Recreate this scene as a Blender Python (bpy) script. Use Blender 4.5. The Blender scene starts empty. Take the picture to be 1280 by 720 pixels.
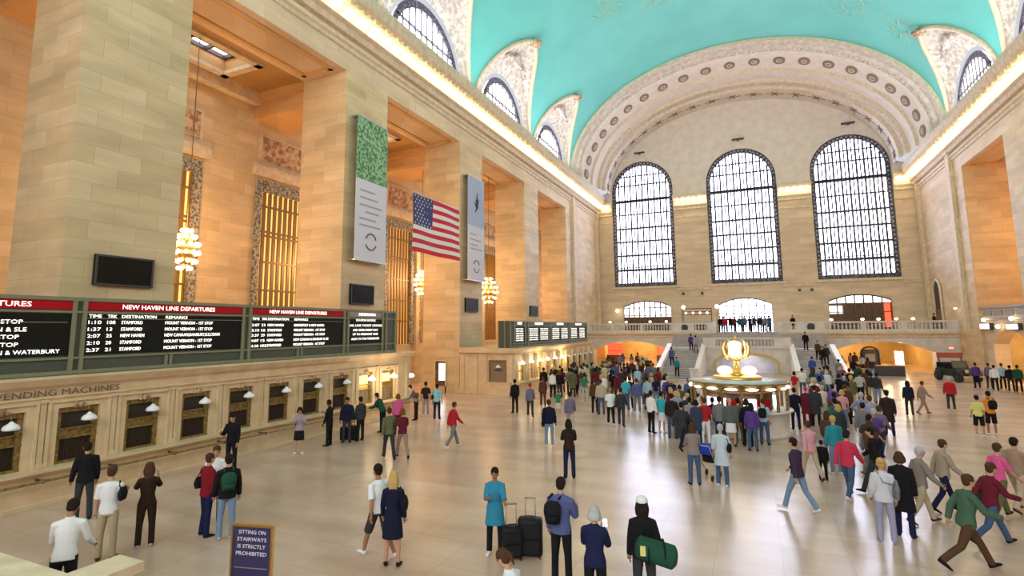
import bpy, math, random
from mathutils import Vector, Matrix
from math import sin, cos, pi, sqrt, radians
D = bpy.data; SC = bpy.context.scene; COL = SC.collection
random.seed(7)

# ---------------------------------------------------------------- camera, world, lights
cam_d = D.cameras.new('camera'); cam = D.objects.new('camera', cam_d); COL.objects.link(cam)
SC.camera = cam
CAMY, CAMP, CAMR, CAMH, CAMX = .433, .127, -.007, 4.5, .998
_F = Vector((-sin(CAMY)*cos(CAMP), cos(CAMY)*cos(CAMP), sin(CAMP))); _R = Vector((cos(CAMY), sin(CAMY), 0)); _U = _R.cross(_F)
_R2 = _R*cos(CAMR) + _U*sin(CAMR); _U2 = -_R*sin(CAMR) + _U*cos(CAMR)
cam.matrix_world = Matrix(((_R2.x, _U2.x, -_F.x, CAMX), (_R2.y, _U2.y, -_F.y, 0), (_R2.z, _U2.z, -_F.z, CAMH), (0, 0, 0, 1)))
cam_d.sensor_width = 36; cam_d.lens = 680.814/1280*36
cam_d.shift_x = (640-627.083)/1280; cam_d.shift_y = (324.041-360)/1280
cam_d.clip_end = 400; cam_d.clip_start = .05

SC.view_settings.view_transform = 'Standard'; SC.view_settings.look = 'None'
SC.view_settings.gamma = 1; SC.view_settings.use_curve_mapping = False
SC.view_settings.exposure = 0.58
W = D.worlds.new('sky'); SC.world = W; W.use_nodes = True
wb = W.node_tree.nodes['Background']; wb.inputs[0].default_value = (.86, .90, 1, 1); wb.inputs[1].default_value = .5

def area(name, loc, rot, sx, sy, power, col, spread=pi):
    l = D.lights.new(name, 'AREA'); l.shape = 'RECTANGLE'; l.size = sx; l.size_y = sy; l.energy = power; l.color = col; l.spread = spread
    o = D.objects.new(name, l); COL.objects.link(o); o.location = loc; o.rotation_euler = rot
    return o
def point(name, loc, power, col, r=.3):
    l = D.lights.new(name, 'POINT'); l.energy = power; l.color = col; l.shadow_soft_size = r
    o = D.objects.new(name, l); COL.objects.link(o); o.location = loc
    return o
# daylight falling in through the tall windows and the hall's open near end
area('daylight_near_end', (0, -19, 17), (radians(90), 0, 0), 32, 14, 4800, (1, .96, .90))
# floodlights standing on the cornice, aimed at the painted vault
for _s in (-1, 1):
    area('cornice_floodlight', (_s*16.9, 28, 22.9), (radians(180), radians(_s*-28), 0), .5, 66, 1900, (.98, .97, 1))
for _s in (-1, 1):
    for _k in range(0 if _s < 0 else 1, 5):      # glow of the chandeliers in every side bay
        point('chandelier_glow', (_s*23.0, 16.2+_k*12.537, 9.0 if _s < 0 else 12.0), 700 if _s < 0 else 480, (1, .58, .28) if _s < 0 else (1, .50, .17), .8)
P_GLASS = 8.0       # brightness of the sky in the window glass
P_LUN = 6.5
WARM = (1, .62, .26)

# ---------------------------------------------------------------- materials
def nt(name):
    m = D.materials.new(name); m.use_nodes = True
    n = m.node_tree; b = n.nodes['Principled BSDF']; return m, n, b
def mat(name, col, rough=.6, metal=0, em=0, emcol=None, spec=.5):
    m, n, b = nt(name)
    b.inputs['Base Color'].default_value = (*col, 1); b.inputs['Roughness'].default_value = rough; b.inputs['Metallic'].default_value = metal
    b.inputs['Specular IOR Level'].default_value = spec
    if em:
        b.inputs['Emission Color'].default_value = (*(emcol or col), 1); b.inputs['Emission Strength'].default_value = em
    return m
def N(n, t, **k):
    x = n.nodes.new(t)
    for a, v in k.items(): setattr(x, a, v)
    return x
def ramp(n, stops):
    r = N(n, 'ShaderNodeValToRGB'); e = r.color_ramp.elements
    while len(e) < len(stops): e.new(.5)
    for i, (p, c) in enumerate(stops): e[i].position = p; e[i].color = (*c, 1)
    return r
def stone(name, c1, c2, cm, bw=1.5, bh=.62, rough=.55, mort=.008):
    m, n, b = nt(name); L = n.links
    g = N(n, 'ShaderNodeNewGeometry'); s = N(n, 'ShaderNodeSeparateXYZ'); L.new(g.outputs['Position'], s.inputs[0])
    a = N(n, 'ShaderNodeMath', operation='ADD'); L.new(s.outputs[0], a.inputs[0]); L.new(s.outputs[1], a.inputs[1])
    c = N(n, 'ShaderNodeCombineXYZ'); L.new(a.outputs[0], c.inputs[0]); L.new(s.outputs[2], c.inputs[1])
    br = N(n, 'ShaderNodeTexBrick'); L.new(c.outputs[0], br.inputs[0])
    br.inputs['Scale'].default_value = 1; br.inputs['Brick Width'].default_value = bw; br.inputs['Row Height'].default_value = bh
    br.inputs['Mortar Size'].default_value = mort; br.inputs['Mortar Smooth'].default_value = .4; br.inputs['Bias'].default_value = 0
    br.inputs['Color1'].default_value = (*c1, 1); br.inputs['Color2'].default_value = (*c2, 1); br.inputs['Mortar'].default_value = (*cm, 1)
    no = N(n, 'ShaderNodeTexNoise'); no.inputs['Scale'].default_value = .35; no.inputs['Detail'].default_value = 5
    mp = N(n, 'ShaderNodeMapping'); mp.inputs['Scale'].default_value = (1, 1, 5); L.new(g.outputs['Position'], mp.inputs[0]); L.new(mp.outputs[0], no.inputs[0])
    r = ramp(n, [(.3, (.82, .8, .78)), (.7, (1.1, 1.08, 1.05))]); L.new(no.outputs[0], r.inputs[0])
    mx = N(n, 'ShaderNodeMix', data_type='RGBA', blend_type='MULTIPLY'); mx.inputs[0].default_value = 1
    L.new(br.outputs[0], mx.inputs[6]); L.new(r.outputs[0], mx.inputs[7]); L.new(mx.outputs[2], b.inputs['Base Color'])
    b.inputs['Roughness'].default_value = rough
    return m
def noisy(name, c1, c2, scale=4, rough=.6, bump=0, metal=0, detail=6, lo=.35, hi=.65):
    m, n, b = nt(name); L = n.links
    g = N(n, 'ShaderNodeNewGeometry'); no = N(n, 'ShaderNodeTexNoise'); no.inputs['Scale'].default_value = scale; no.inputs['Detail'].default_value = detail
    L.new(g.outputs['Position'], no.inputs[0]); r = ramp(n, [(lo, c1), (hi, c2)]); L.new(no.outputs[0], r.inputs[0]); L.new(r.outputs[0], b.inputs['Base Color'])
    b.inputs['Roughness'].default_value = rough; b.inputs['Metallic'].default_value = metal
    if bump:
        bu = N(n, 'ShaderNodeBump'); bu.inputs['Strength'].default_value = bump; bu.inputs['Distance'].default_value = .1
        L.new(no.outputs[0], bu.inputs['Height']); L.new(bu.outputs[0], b.inputs['Normal'])
    return m
def floor_mat():
    m, n, b = nt('polished_marble'); L = n.links
    g = N(n, 'ShaderNodeNewGeometry')
    br = N(n, 'ShaderNodeTexBrick'); L.new(g.outputs['Position'], br.inputs[0])
    br.offset = 0; br.inputs['Scale'].default_value = 1; br.inputs['Brick Width'].default_value = 1.2; br.inputs['Row Height'].default_value = 1.2
    br.inputs['Mortar Size'].default_value = .008; br.inputs['Color1'].default_value = (.57, .415, .35, 1); br.inputs['Color2'].default_value = (.63, .48, .41, 1); br.inputs['Mortar'].default_value = (.49, .37, .32, 1)
    no = N(n, 'ShaderNodeTexNoise'); no.inputs['Scale'].default_value = .8; no.inputs['Detail'].default_value = 5; mp = N(n, 'ShaderNodeMapping'); mp.inputs['Scale'].default_value = (.35, 1, 1); L.new(g.outputs['Position'], mp.inputs[0]); L.new(mp.outputs[0], no.inputs[0])
    r = ramp(n, [(.3, (.86, .76, .68)), (.7, (1.12, 1.08, 1.04))]); L.new(no.outputs[0], r.inputs[0])
    mx = N(n, 'ShaderNodeMix', data_type='RGBA', blend_type='MULTIPLY'); mx.inputs[0].default_value = 1
    L.new(br.outputs[0], mx.inputs[6]); L.new(r.outputs[0], mx.inputs[7]); L.new(mx.outputs[2], b.inputs['Base Color'])
    b.inputs['Roughness'].default_value = .24; b.inputs['Specular IOR Level'].default_value = .8
    return m
def cloth(name='cloth', rough=.85):
    # one fabric whose colour is each garment's own object colour
    m, n, b = nt(name); o = N(n, 'ShaderNodeObjectInfo'); n.links.new(o.outputs['Color'], b.inputs['Base Color']); b.inputs['Roughness'].default_value = rough; b.inputs['Specular IOR Level'].default_value = .12
    return m
M = dict(
    stone=stone('limestone', (.59, .44, .25), (.72, .56, .35), (.46, .34, .20)),
    stone2=stone('limestone_ashlar', (.64, .50, .35), (.72, .575, .42), (.52, .38, .25), 1.9, .8),
    trim=noisy('carved_limestone', (.60, .48, .33), (.74, .61, .44), 3, .6, .3),
    booth=noisy('booth_stone', (.62, .45, .27), (.72, .55, .35), 2, .5),
    orange=stone('recess_limestone_warm_lit', (.62, .37, .15), (.70, .43, .19), (.46, .27, .1)),  # same limestone, with the warm light of the recesses put into its colour
    floor=floor_mat(),
    plaster=noisy('arch_plaster', (.66, .58, .50), (.74, .66, .58), 1.2, .7),
    relief=noisy('relief_plaster', (.40, .36, .32), (.66, .61, .56), 3, .7, .8, lo=.38, hi=.6), ringrelief=noisy('ring_relief', (.50, .43, .37), (.68, .60, .53), 2.2, .7, .5),
    brown_relief=noisy('brown_relief', (.28, .16, .09), (.62, .44, .28), 3.2, .7, .9, lo=.4, hi=.6),
    grey_relief=noisy('ornate_iron', (.10, .10, .09), (.42, .38, .30), 6, .5, .6, lo=.42, hi=.58),
    motif=mat('motif_paint', (.24, .17, .12), .7), gold=mat('gold', (.75, .5, .16), .3, 1), brass=noisy('brass', (.15, .095, .03), (.34, .235, .08), 12, .4, .2, .3),
    iron=mat('window_iron', (.05, .045, .06), .5), iron2=noisy('ornate_window_iron', (.035, .03, .05), (.22, .20, .28), 7, .5, .3, lo=.5, hi=.6),
    glass=mat('sky_glass', (.8, .85, 1), .3, 0, P_GLASS, (.76, .78, 1)), lunglass=mat('lunette_glass', (.8, .85, 1), .3, 0, P_LUN, (.97, .97, 1)),
    amber=mat('amber_glass', (.9, .6, .2), .4, 0, .95, (1, .56, .14)), skylight=mat('skylight_glass', (.8, .9, 1), .3, 0, 3, (.9, .95, 1)),
    black=mat('black_panel', (.012, .011, .01), .35, spec=.12), board=mat('board_green', (.065, .08, .06), .5), boardtrim=mat('board_bronze', (.20, .205, .13), .45), boardblack=mat('flap_black', (.012, .012, .011), .5, spec=.12),
    red=mat('header_red', (.42, .008, .014), .5, spec=.12), white=mat('white_paint', (.8, .8, .78), .6), letter=mat('lit_letters', (.9, .88, .8), .5, 0, 1.2, (1, .97, .88)),
    engraved=mat('engraved_letters', (.12, .08, .05), .7), bulb=mat('bulb_glow', (1, .8, .5), .4, 0, 10, (1, .80, .46)), cbulb=mat('chandelier_bulb_glow', (1, .8, .5), .4, 0, 5, (1, .70, .40)), bronze=mat('bronze_grille', (.22, .13, .05), .45, .2), darkgrille=mat('dark_grille', (.05, .03, .02), .5), stair=noisy('stair_stone', (.34, .30, .31), (.44, .40, .41), 1.5, .5), lamp=mat('lamp_glow', (1, .85, .6), .4, 0, 5, (1, .8, .5)),
    shade=mat('milk_glass_shade', (.82, .82, .86), .3), shade_lit=mat('lit_glass_shade', (1, .9, .7), .3, 0, 6, (1, .88, .62)),
    dark=mat('dark_interior', (.03, .022, .015), .6), wood=noisy('dark_wood', (.10, .05, .025), (.19, .1, .05), 3, .5),
    goldwall=noisy('golden_passage', (.60, .42, .17), (.72, .52, .23), 1, .5), marble=noisy('pale_marble', (.60, .56, .54), (.72, .68, .66), 1.5, .4),
    grey=mat('grey_metal', (.3, .3, .31), .4, .5), silver=mat('brushed_steel', (.6, .6, .62), .3, .8), greenroof=noisy('roof_glass', (.45, .55, .58), (.62, .7, .72), 2, .25),
    clock=mat('opal_clock_face', (1, .95, .75), .3, 0, 3.2, (1, .86, .50)), kglow=mat('kiosk_lights', (1, .9, .8), .4, 0, 4, (1, .84, .7)),
    screen=mat('bright_screen', (.9, .9, 1), .3, 0, 2.2, (.9, .92, 1)), redglow=mat('red_lamp', (1, .1, .1), .4, 0, 8, (1, .06, .05)), redlit=mat('red_backlit', (.9, .1, .05), .5, 0, 1.2, (1, .08, .03)),
    purple=mat('sign_navy', (.035, .03, .10), .4), banner=mat('banner_white', (.68, .66, .76), .8), bannerblue=mat('banner_lilac', (.42, .46, .66), .8),
    leafy=noisy('banner_leaves', (.05, .20, .08), (.38, .56, .34), 6, .8, lo=.4, hi=.6), fred=mat('flag_red', (.62, .02, .05), .8), fwhite=mat('flag_white', (.82, .78, .78), .8), fblue=mat('flag_blue', (.05, .06, .20), .8),
    skin=cloth('skin', .55), cloth=cloth(), leather=mat('black_leather', (.015, .014, .016), .5, spec=.12), rubber=mat('rubber', (.02, .02, .02), .7),
)
# the painted sky of the vault
def teal():
    m, n, b = nt('painted_teal_vault'); L = n.links
    g = N(n, 'ShaderNodeNewGeometry'); no = N(n, 'ShaderNodeTexNoise'); no.inputs['Scale'].default_value = .25; no.inputs['Detail'].default_value = 5
    L.new(g.outputs['Position'], no.inputs[0]); r = ramp(n, [(.3, (.10, .475, .435)), (.7, (.13, .55, .505))]); L.new(no.outputs[0], r.inputs[0])
    L.new(r.outputs[0], b.inputs['Base Color']); b.inputs['Roughness'].default_value = .5
    return m
M['teal'] = teal(); M['goldpaint'] = mat('gold_paint', (.42, .58, .36), .6)

# ---------------------------------------------------------------- geometry helpers
class G:
    def __init__(s): s.v = []; s.f = []; s.m = []; s.sm = []; s.X = None
    def add(s, vs, fs, mi=0, sm=False):
        o = len(s.v)
        for v in vs:
            v = Vector(v); s.v.append(tuple(s.X @ v) if s.X else tuple(v))
        for f in fs: s.f.append([i+o for i in f]); s.m.append(mi); s.sm.append(sm)
        return s
    nb = 0
    def box(s, x0, x1, y0, y1, z0, z1, mi=0):
        s.nb += 1; e = .0002*(s.nb % 6); x0 -= e; y0 -= e; x1 += e; y1 += e; z1 += e     # keeps joined blocks from sharing a plane
        vs = [(x, y, z) for z in (z0, z1) for y in (y0, y1) for x in (x0, x1)]
        return s.add(vs, [(0, 2, 3, 1), (4, 5, 7, 6), (0, 1, 5, 4), (2, 6, 7, 3), (0, 4, 6, 2), (1, 3, 7, 5)], mi)
    def quad(s, a, b, c, d, mi=0): return s.add([a, b, c, d], [(0, 1, 2, 3)], mi)
    def strip(s, A, B, mi=0, sm=False, closed=False):
        n = len(A); fs = [(i, (i+1) % n, n+(i+1) % n, n+i) for i in range(n if closed else n-1)]
        return s.add(list(A)+list(B), fs, mi, sm)
    def prof(s, pts, mapf, a, b, mi=0, cap=True, sm=False):
        # closed 2-D profile swept straight: mapf(u, w, t) gives the point
        A = [mapf(u, w, a) for u, w in pts]; B = [mapf(u, w, b) for u, w in pts]; n = len(pts)
        s.strip(A, B, mi, sm, True)
        if cap: s.add(A, [list(range(n))[::-1]], mi); s.add(B, [list(range(n))], mi)
        return s
    def lathe(s, pr, c=(0, 0, 0), n=16, mi=0, sm=True, a0=0, a1=2*pi, cap=True):
        full = abs(a1-a0-2*pi) < 1e-6; k = n if full else n+1; rings = []
        vs = []; fs = []
        for r, z in pr:
            for i in range(k):
                a = a0+(a1-a0)*i/n; vs.append((c[0]+r*cos(a), c[1]+r*sin(a), c[2]+z))
        for j in range(len(pr)-1):
            for i in range(n):
                fs.append((j*k+i, j*k+(i+1) % k, (j+1)*k+(i+1) % k, (j+1)*k+i))
        if cap and full:
            fs.append(tuple(range(k))[::-1]); fs.append(tuple((len(pr)-1)*k+i for i in range(k)))
        return s.add(vs, fs, mi, sm)
    def ball(s, c, r, n=10, mi=0, sx=1, sy=1, sz=1):
        h = max(4, n//2); vs = []; fs = []
        for j in range(1, h):
            t = pi*j/h
            for i in range(n): a = 2*pi*i/n; vs.append((c[0]+r*sx*sin(t)*cos(a), c[1]+r*sy*sin(t)*sin(a), c[2]+r*sz*cos(t)))
        vs += [(c[0], c[1], c[2]+r*sz), (c[0], c[1], c[2]-r*sz)]; T = len(vs)-2
        for j in range(h-2):
            for i in range(n): fs.append((j*n+i, (j+1)*n+i, (j+1)*n+(i+1) % n, j*n+(i+1) % n))
        for i in range(n): fs.append((T, i, (i+1) % n)); fs.append((T+1, (h-2)*n+(i+1) % n, (h-2)*n+i))
        return s.add(vs, fs, mi, True)
    def tube(s, pts, rad, n=8, mi=0, sm=True, cap=True, flat=None):
        # rad: number, or per-point number / (ra, rb); flat: preferred axis for rb
        P = [Vector(p) for p in pts]; vs = []; fs = []
        if not isinstance(rad, (list, tuple)): rad = [rad]*len(P)
        up = Vector(flat) if flat else None
        for i, p in enumerate(P):
            t = ((P[min(i+1, len(P)-1)]-P[max(i-1, 0)])).normalized()
            if up is None: up = Vector((0, 0, 1)) if abs(t.z) < .9 else Vector((0, 1, 0))
            a = t.cross(up)
            if a.length < 1e-4: a = t.orthogonal()
            a.normalize(); b = a.cross(t).normalized(); up = b if not flat else Vector(flat)
            r = rad[i]; ra, rb = r if isinstance(r, (list, tuple)) else (r, r)
            for k in range(n): q = 2*pi*k/n; vs.append(p+a*ra*cos(q)+b*rb*sin(q))
        for j in range(len(P)-1):
            for k in range(n): fs.append((j*n+k, j*n+(k+1) % n, (j+1)*n+(k+1) % n, (j+1)*n+k))
        if cap: fs.append(tuple(range(n))[::-1]); fs.append(tuple((len(P)-1)*n+k for k in range(n)))
        return s.add(vs, fs, mi, sm)
    def mesh(s, name, mats):
        me = D.meshes.new(name); me.from_pydata(s.v, [], s.f)
        for m in (mats if isinstance(mats, (list, tuple)) else [mats]): me.materials.append(M[m] if isinstance(m, str) else m)
        me.polygons.foreach_set('material_index', s.m); me.polygons.foreach_set('use_smooth', s.sm); me.update()
        return me
    def obj(s, name, mats, parent=None, **kw):
        return link(name, s.mesh(name, mats), parent, **kw)
def link(name, me, parent=None, label=None, cat=None, group=None, kind=None, loc=None, rz=0, mw=None):
    o = D.objects.new(name, me); COL.objects.link(o)
    if parent: o.parent = parent
    if loc is not None: o.location = loc
    if rz: o.rotation_euler = (0, 0, rz)
    if mw is not None: o.matrix_world = mw
    for k, v in (('label', label), ('category', cat), ('group', group), ('kind', kind)):
        if v: o[k] = v
    return o
def thing(name, label, cat, loc=(0, 0, 0), rz=0, group=None, kind=None):
    return link(name, None, None, label, cat, group, kind, loc, rz)
def dup(root, loc=None, rz=None, label=None, group=None, color=None):
    r = root.copy(); COL.objects.link(r)
    if loc is not None: r.location = loc
    if rz is not None: r.rotation_euler = (0, 0, rz)
    if label: r['label'] = label
    if group: r['group'] = group
    for ch in list(root.children):
        c = ch.copy(); COL.objects.link(c); c.parent = r
        for g in ch.children: d = g.copy(); COL.objects.link(d); d.parent = c
    return r
TXT = {}
def text(s, size, mw, m, parent, name='lettering', ext=.004, align='LEFT', sx=1.0, width=None):
    key = (s, ext)
    if key not in TXT:
        c = D.curves.new('t', 'FONT'); c.body = s; c.extrude = ext; c.resolution_u = 2
        o = D.objects.new('t', c); COL.objects.link(o)
        me = D.meshes.new_from_object(o.evaluated_get(bpy.context.evaluated_depsgraph_get())); D.objects.remove(o)
        me.materials.clear(); me.name = 'lettering'; TXT[key] = me
    me = TXT[key].copy(); me.materials.append(M[m])
    xs = [v.co.x for v in me.vertices]; w = max(xs)-min(xs)
    if width: sx = width/(w*size)
    off = {'LEFT': -min(xs), 'CENTER': -(min(xs)+max(xs))/2, 'RIGHT': -max(xs)}[align]
    for v in me.vertices: v.co = ((v.co.x+off)*size*sx, v.co.y*size, v.co.z)
    me.update()
    o = link(name, me, parent)
    o.matrix_local = mw
    return o
FX = Matrix(((0, 0, 1, 0), (1, 0, 0, 0), (0, 1, 0, 0), (0, 0, 0, 1)))      # text facing +x, reading towards +y
FY = Matrix(((1, 0, 0, 0), (0, 0, -1, 0), (0, 1, 0, 0), (0, 0, 0, 1)))     # text facing -y, reading towards +x
def fx(x, y, z): return Matrix.Translation((x, y, z)) @ FX
def fy(x, y, z): return Matrix.Translation((x, y, z)) @ FY

# wall of vertical strips with arched or square holes; mp(u, z, d) gives the point at depth d behind the face
def holed_wall(g, u0, u1, zb, zt, holes, mp, depth, mi=0, rmi=0, breaks=()):
    us = {u0, u1, *breaks}
    for h in holes:
        for i in range(25): us.add(round((h[0]+h[1])/2-(h[1]-h[0])/2*cos(pi*i/24), 5))
    us = sorted(us)
    zt_ = zt if callable(zt) else (lambda u: zt)
    for a, b in zip(us, us[1:]):
        mid = (a+b)/2; hs = sorted([h for h in holes if h[0] < mid < h[1]], key=lambda h: h[2])
        la = lb = zb
        for h in hs:
            if h[2] > la: g.quad(mp(a, la, 0), mp(b, lb, 0), mp(b, h[2], 0), mp(a, h[2], 0), mi)
            la = h[3](a); lb = h[3](b)
        if zt_(a) > la or zt_(b) > lb: g.quad(mp(a, la, 0), mp(b, lb, 0), mp(b, zt_(b), 0), mp(a, zt_(a), 0), mi)
    for h in holes:
        hu = [(h[0]+h[1])/2-(h[1]-h[0])/2*cos(pi*i/24) for i in range(25)]
        loop = [(h[0], h[2])]+[(u, h[3](u)) for u in hu]+[(h[1], h[2])]
        g.strip([mp(u, z, 0) for u, z in loop], [mp(u, z, depth) for u, z in loop], rmi, False, True)
def semi(c, r, zs): return lambda u: zs+sqrt(max(0, r*r-(u-c)**2))
def seg(c, hw, zs, rise):
    R = (hw*hw+rise*rise)/(2*rise)
    return lambda u: zs+rise-R+sqrt(max(0, R*R-(u-c)**2))
def flat(z): return lambda u: z
# ================================================================ THE HALL
HW = 18.32; P0 = 9.44; T = 12.537; PW = 3.618; YP = 62.15; YB = 74.27; Y0 = -18.0; PD = 3.1
ZO = 18.48; CW = 25.6
g = G(); g.quad((-30, Y0-4, 0), (30, Y0-4, 0), (30, 100, 0), (-30, 100, 0)); g.obj('floor', 'floor', kind='structure')

def side_wall(s):
    nm = 'wall_left' if s < 0 else 'wall_right'
    st = 'stone2' if s < 0 else 'stone2'
    g = G(); X = lambda d: s*(HW+d)
    # entablature above the bays, down to the lintel
    g.box(*sorted((X(0), X(PD))), Y0, YB+PD, ZO, 23.2)
    root = g.obj(nm, 'stone2', kind='structure')
    bx = sorted((X(.35), X(.8)))
    for k in range(-2, 4):                      # free-standing piers
        y = P0+k*T
        if y+PW < Y0: continue
        p = G(); p.box(*sorted((X(0), X(PD))), y, y+PW, 0, ZO)
        p.box(*sorted((X(-.12), X(PD+.12))), y-.12, y+PW+.12, 0, .45)
        p.obj('pier', 'stone', root)
    p = G(); p.box(*sorted((X(0), X(PD))), P0+4*T, YB+PD, 0, ZO)
    if s > 0: p.box(*sorted((X(PD), X(PD+4))), P0+4*T, P0+4*T+1, 0, 20)
    p.obj('end_pier', 'stone', root)
    # slim pilasters near the corner
    for y in (YP-.35, YB-1.55):
        q = G(); q.box(*sorted((X(0), X(-.28))), y, y+.9, 4 if s > 0 else 3, 20.3); q.box(*sorted((X(0), X(-.38))), y-.1, y+1.0, 20.3, 22.0)
        q.obj('corner_pilaster', 'trim', root)
    # cornice: grooves, glowing cove, lamp ledge and crown
    A = lambda u, w, t: (X(-u), t, w)
    pr = [(0, 19.55), (.10, 19.6), (.10, 19.8), (.22, 19.9), (.22, 20.05), (.1, 20.1), (0, 20.15)]
    c = G(); c.prof(pr, A, Y0, YB)
    c.obj('architrave_moulding', 'trim', root)
    pr = [(0, 20.3), (.28, 20.35), (.40, 20.62), (.55, 20.72), (.62, 20.80), (.30, 20.86), (.30, 21.35), (.85, 21.55), (1.25, 21.8), (1.35, 22.15), (1.35, 22.5), (1.15, 22.6), (0, 22.75)]
    c = G(); c.prof(pr, A, Y0, YB-.3); c.obj('cornice', 'trim', root)
    c = G()                                                       # dentil row under the crown
    for i in range(int((YB-14)/.52)):
        y = 14+i*.52; c.box(*sorted((X(-.85), X(-1.18))), y, y+.26, 21.36, 21.62)
    c.obj('dentil_row', 'trim', root)
    # side corridor behind the piers
    b = G(); cw = s*CW
    if s < 0:
        wins = []
        for k in range(-1, 5):
            y = 22.6+(k-1)*T
            wins += [w_ for w_ in ((y, y+4.15), (y+4.85, y+9.0)) if w_[0] > 12]
        holes = [(a, b_, 3.3, flat(13.55)) for a, b_ in wins]
        holed_wall(b, Y0, YB+4, 0, 18.6, holes, lambda u, z, d: (-CW-d, u, z), .5)
        root2 = b.obj('wall_corridor_left', 'stone', kind='structure')
        for a, e in wins:
            f = G(); yy = [(a, a+.42), (e-.42, e)]
            for p_, q_ in yy: f.box(-CW-.1, -CW+.12, p_, q_, 3.3, 12.85)
            f.box(-CW-.1, -CW+.12, a, e, 12.85, 13.55); fo = f.obj('window_frame', 'grey_relief', root2)
            r = G(); n = 8
            for i in range(n+1):
                y = a+.42+(e-a-.84)*i/n; r.box(-CW-.22, -CW-.1, y-.10, y+.10, 3.3, 12.85)
            for z in (5.2, 6.9, 8.6, 10.2, 10.45, 12.0): r.box(-CW-.24, -CW-.06, a+.42, e-.42, z-.05, z+.05)
            r.obj('window_grille', 'bronze', fo)
            q = G(); q.quad((-CW-.45, a, 3.3), (-CW-.45, e, 3.3), (-CW-.45, e, 13.5), (-CW-.45, a, 13.5)); q.obj('amber_pane', 'amber', fo)
            q = G(); q.box(-CW, -CW+.35, a-.3, e+.3, 13.75, 14.3); q.box(-CW, -CW+.25, a-.2, e+.2, 14.3, 14.5); q.obj('window_hood', 'trim', root2)
            q = G(); q.box(-CW, -CW+.12, a+.1, e-.1, 14.55, 16.35); q.obj('relief_frame', 'trim', root2)
            q = G(); q.box(-CW+.1, -CW+.16, a+.3, e-.3, 14.7, 16.2); q.obj('relief_panel', 'brown_relief', root2)
            if (a-22.6) % T < .01 or (a-22.6) % T > T-.01: q = G(); q.box(-CW, -CW+.3, e+.12, e+.58, 0, 13.6); q.obj('window_pilaster', 'stone', root2)
        for a, e in wins:
            pass
        q = G(); q.box(-CW, -CW+.5, Y0, YB, 17.9, 18.6); q.obj('corridor_cornice', 'trim', root2)
    else:
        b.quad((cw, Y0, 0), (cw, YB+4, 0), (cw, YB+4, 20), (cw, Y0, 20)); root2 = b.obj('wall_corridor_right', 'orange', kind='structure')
    # corridor ceiling with coffers, beams and skylights
    b = G(); xi, xo = HW+PD, CW
    ys = Y0
    for k in range(-1, 4):
        c0 = P0+(k)*T+PW/2+T/2           # bay centre
        ya, yb2 = c0-T/2, c0+T/2
        sk0, sk1 = c0-3.1, c0+1.9; kx0, kx1 = xi+.9, xo-.9
        for x0, x1, a, e in ((xi, kx0, ya, yb2), (kx1, xo, ya, yb2), (kx0, kx1, ya, sk0), (kx0, kx1, sk1, yb2)):
            b.box(*sorted((s*x0, s*x1)), a, e, 18.6, 18.9)
        for x0, x1, a, e in ((kx0-.2, kx0, sk0, sk1), (kx1, kx1+.2, sk0, sk1), (kx0, kx1, sk0-.2, sk0), (kx0, kx1, sk1, sk1+.2)):
            b.box(*sorted((s*x0, s*x1)), a, e, 18.9, 19.7)
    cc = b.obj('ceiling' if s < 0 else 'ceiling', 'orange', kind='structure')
    for k in range(-1, 4):
        c0 = P0+(k)*T+PW/2+T/2; sk0, sk1 = c0-3.1, c0+1.9; kx0, kx1 = xi+.9, xo-.9
        m = G()
        for (x0, x1, a, e) in ((kx0-.3, kx0+.1, sk0-.3, sk1+.3), (kx1-.1, kx1+.3, sk0-.3, sk1+.3), (kx0-.3, kx1+.3, sk0-.3, sk0+.1), (kx0-.3, kx1+.3, sk1-.1, sk1+.3)):
            m.box(*sorted((s*x0, s*x1)), a, e, 18.42, 18.62)
        m.obj('coffer_moulding', 'trim', cc)
        q = G(); q.quad((s*kx0, sk0, 19.6), (s*kx1, sk0, 19.6), (s*kx1, sk1, 19.6), (s*kx0, sk1, 19.6)); so = q.obj('skylight', 'skylight', cc)
        q = G()
        for i in range(5):
            y = sk0+(sk1-sk0)*i/4; q.box(*sorted((s*kx0, s*kx1)), y-(.16 if i % 2 == 0 else .06), y+(.16 if i % 2 == 0 else .06), 19.3, 19.5)
        for i in range(4):
            x = kx0+(kx1-kx0)*i/3; q.box(*sorted((s*x-.08, s*x+.08)), sk0, sk1, 19.3, 19.5)
        q.obj('skylight_bars', 'iron', so)
        # beam to the pier
        q = G(); yb_ = P0+(k+1)*T
        q.box(*sorted((s*xi, s*xo)), yb_+.3, yb_+PW-.3, 17.1, 18.6); q.box(*sorted((s*xi, s*xo)), yb_+.1, yb_+PW-.1, 18.1, 18.6)
        q.obj('beam', 'orange', cc)
    # lintel soffit border over each bay
    for k in range(-1, 4):
        y = P0+k*T+PW; e = P0+(k+1)*T
        q = G()
        for x0, x1, a, b_ in ((HW+.5, HW+.75, y+.5, e-.5), (HW+PD-.75, HW+PD-.5, y+.5, e-.5), (HW+.5, HW+PD-.5, y+.5, y+.75), (HW+.5, HW+PD-.5, e-.75, e-.5)):
            q.box(*sorted((s*x0, s*x1)), a, b_, ZO-.1, ZO+.02)
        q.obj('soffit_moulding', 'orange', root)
    q = G(); q.box(*sorted((X(PD), X(PD-.05))), Y0, YB, ZO-.01, ZO+.5)
    return root
WL = side_wall(-1); WR = side_wall(1)

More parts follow.
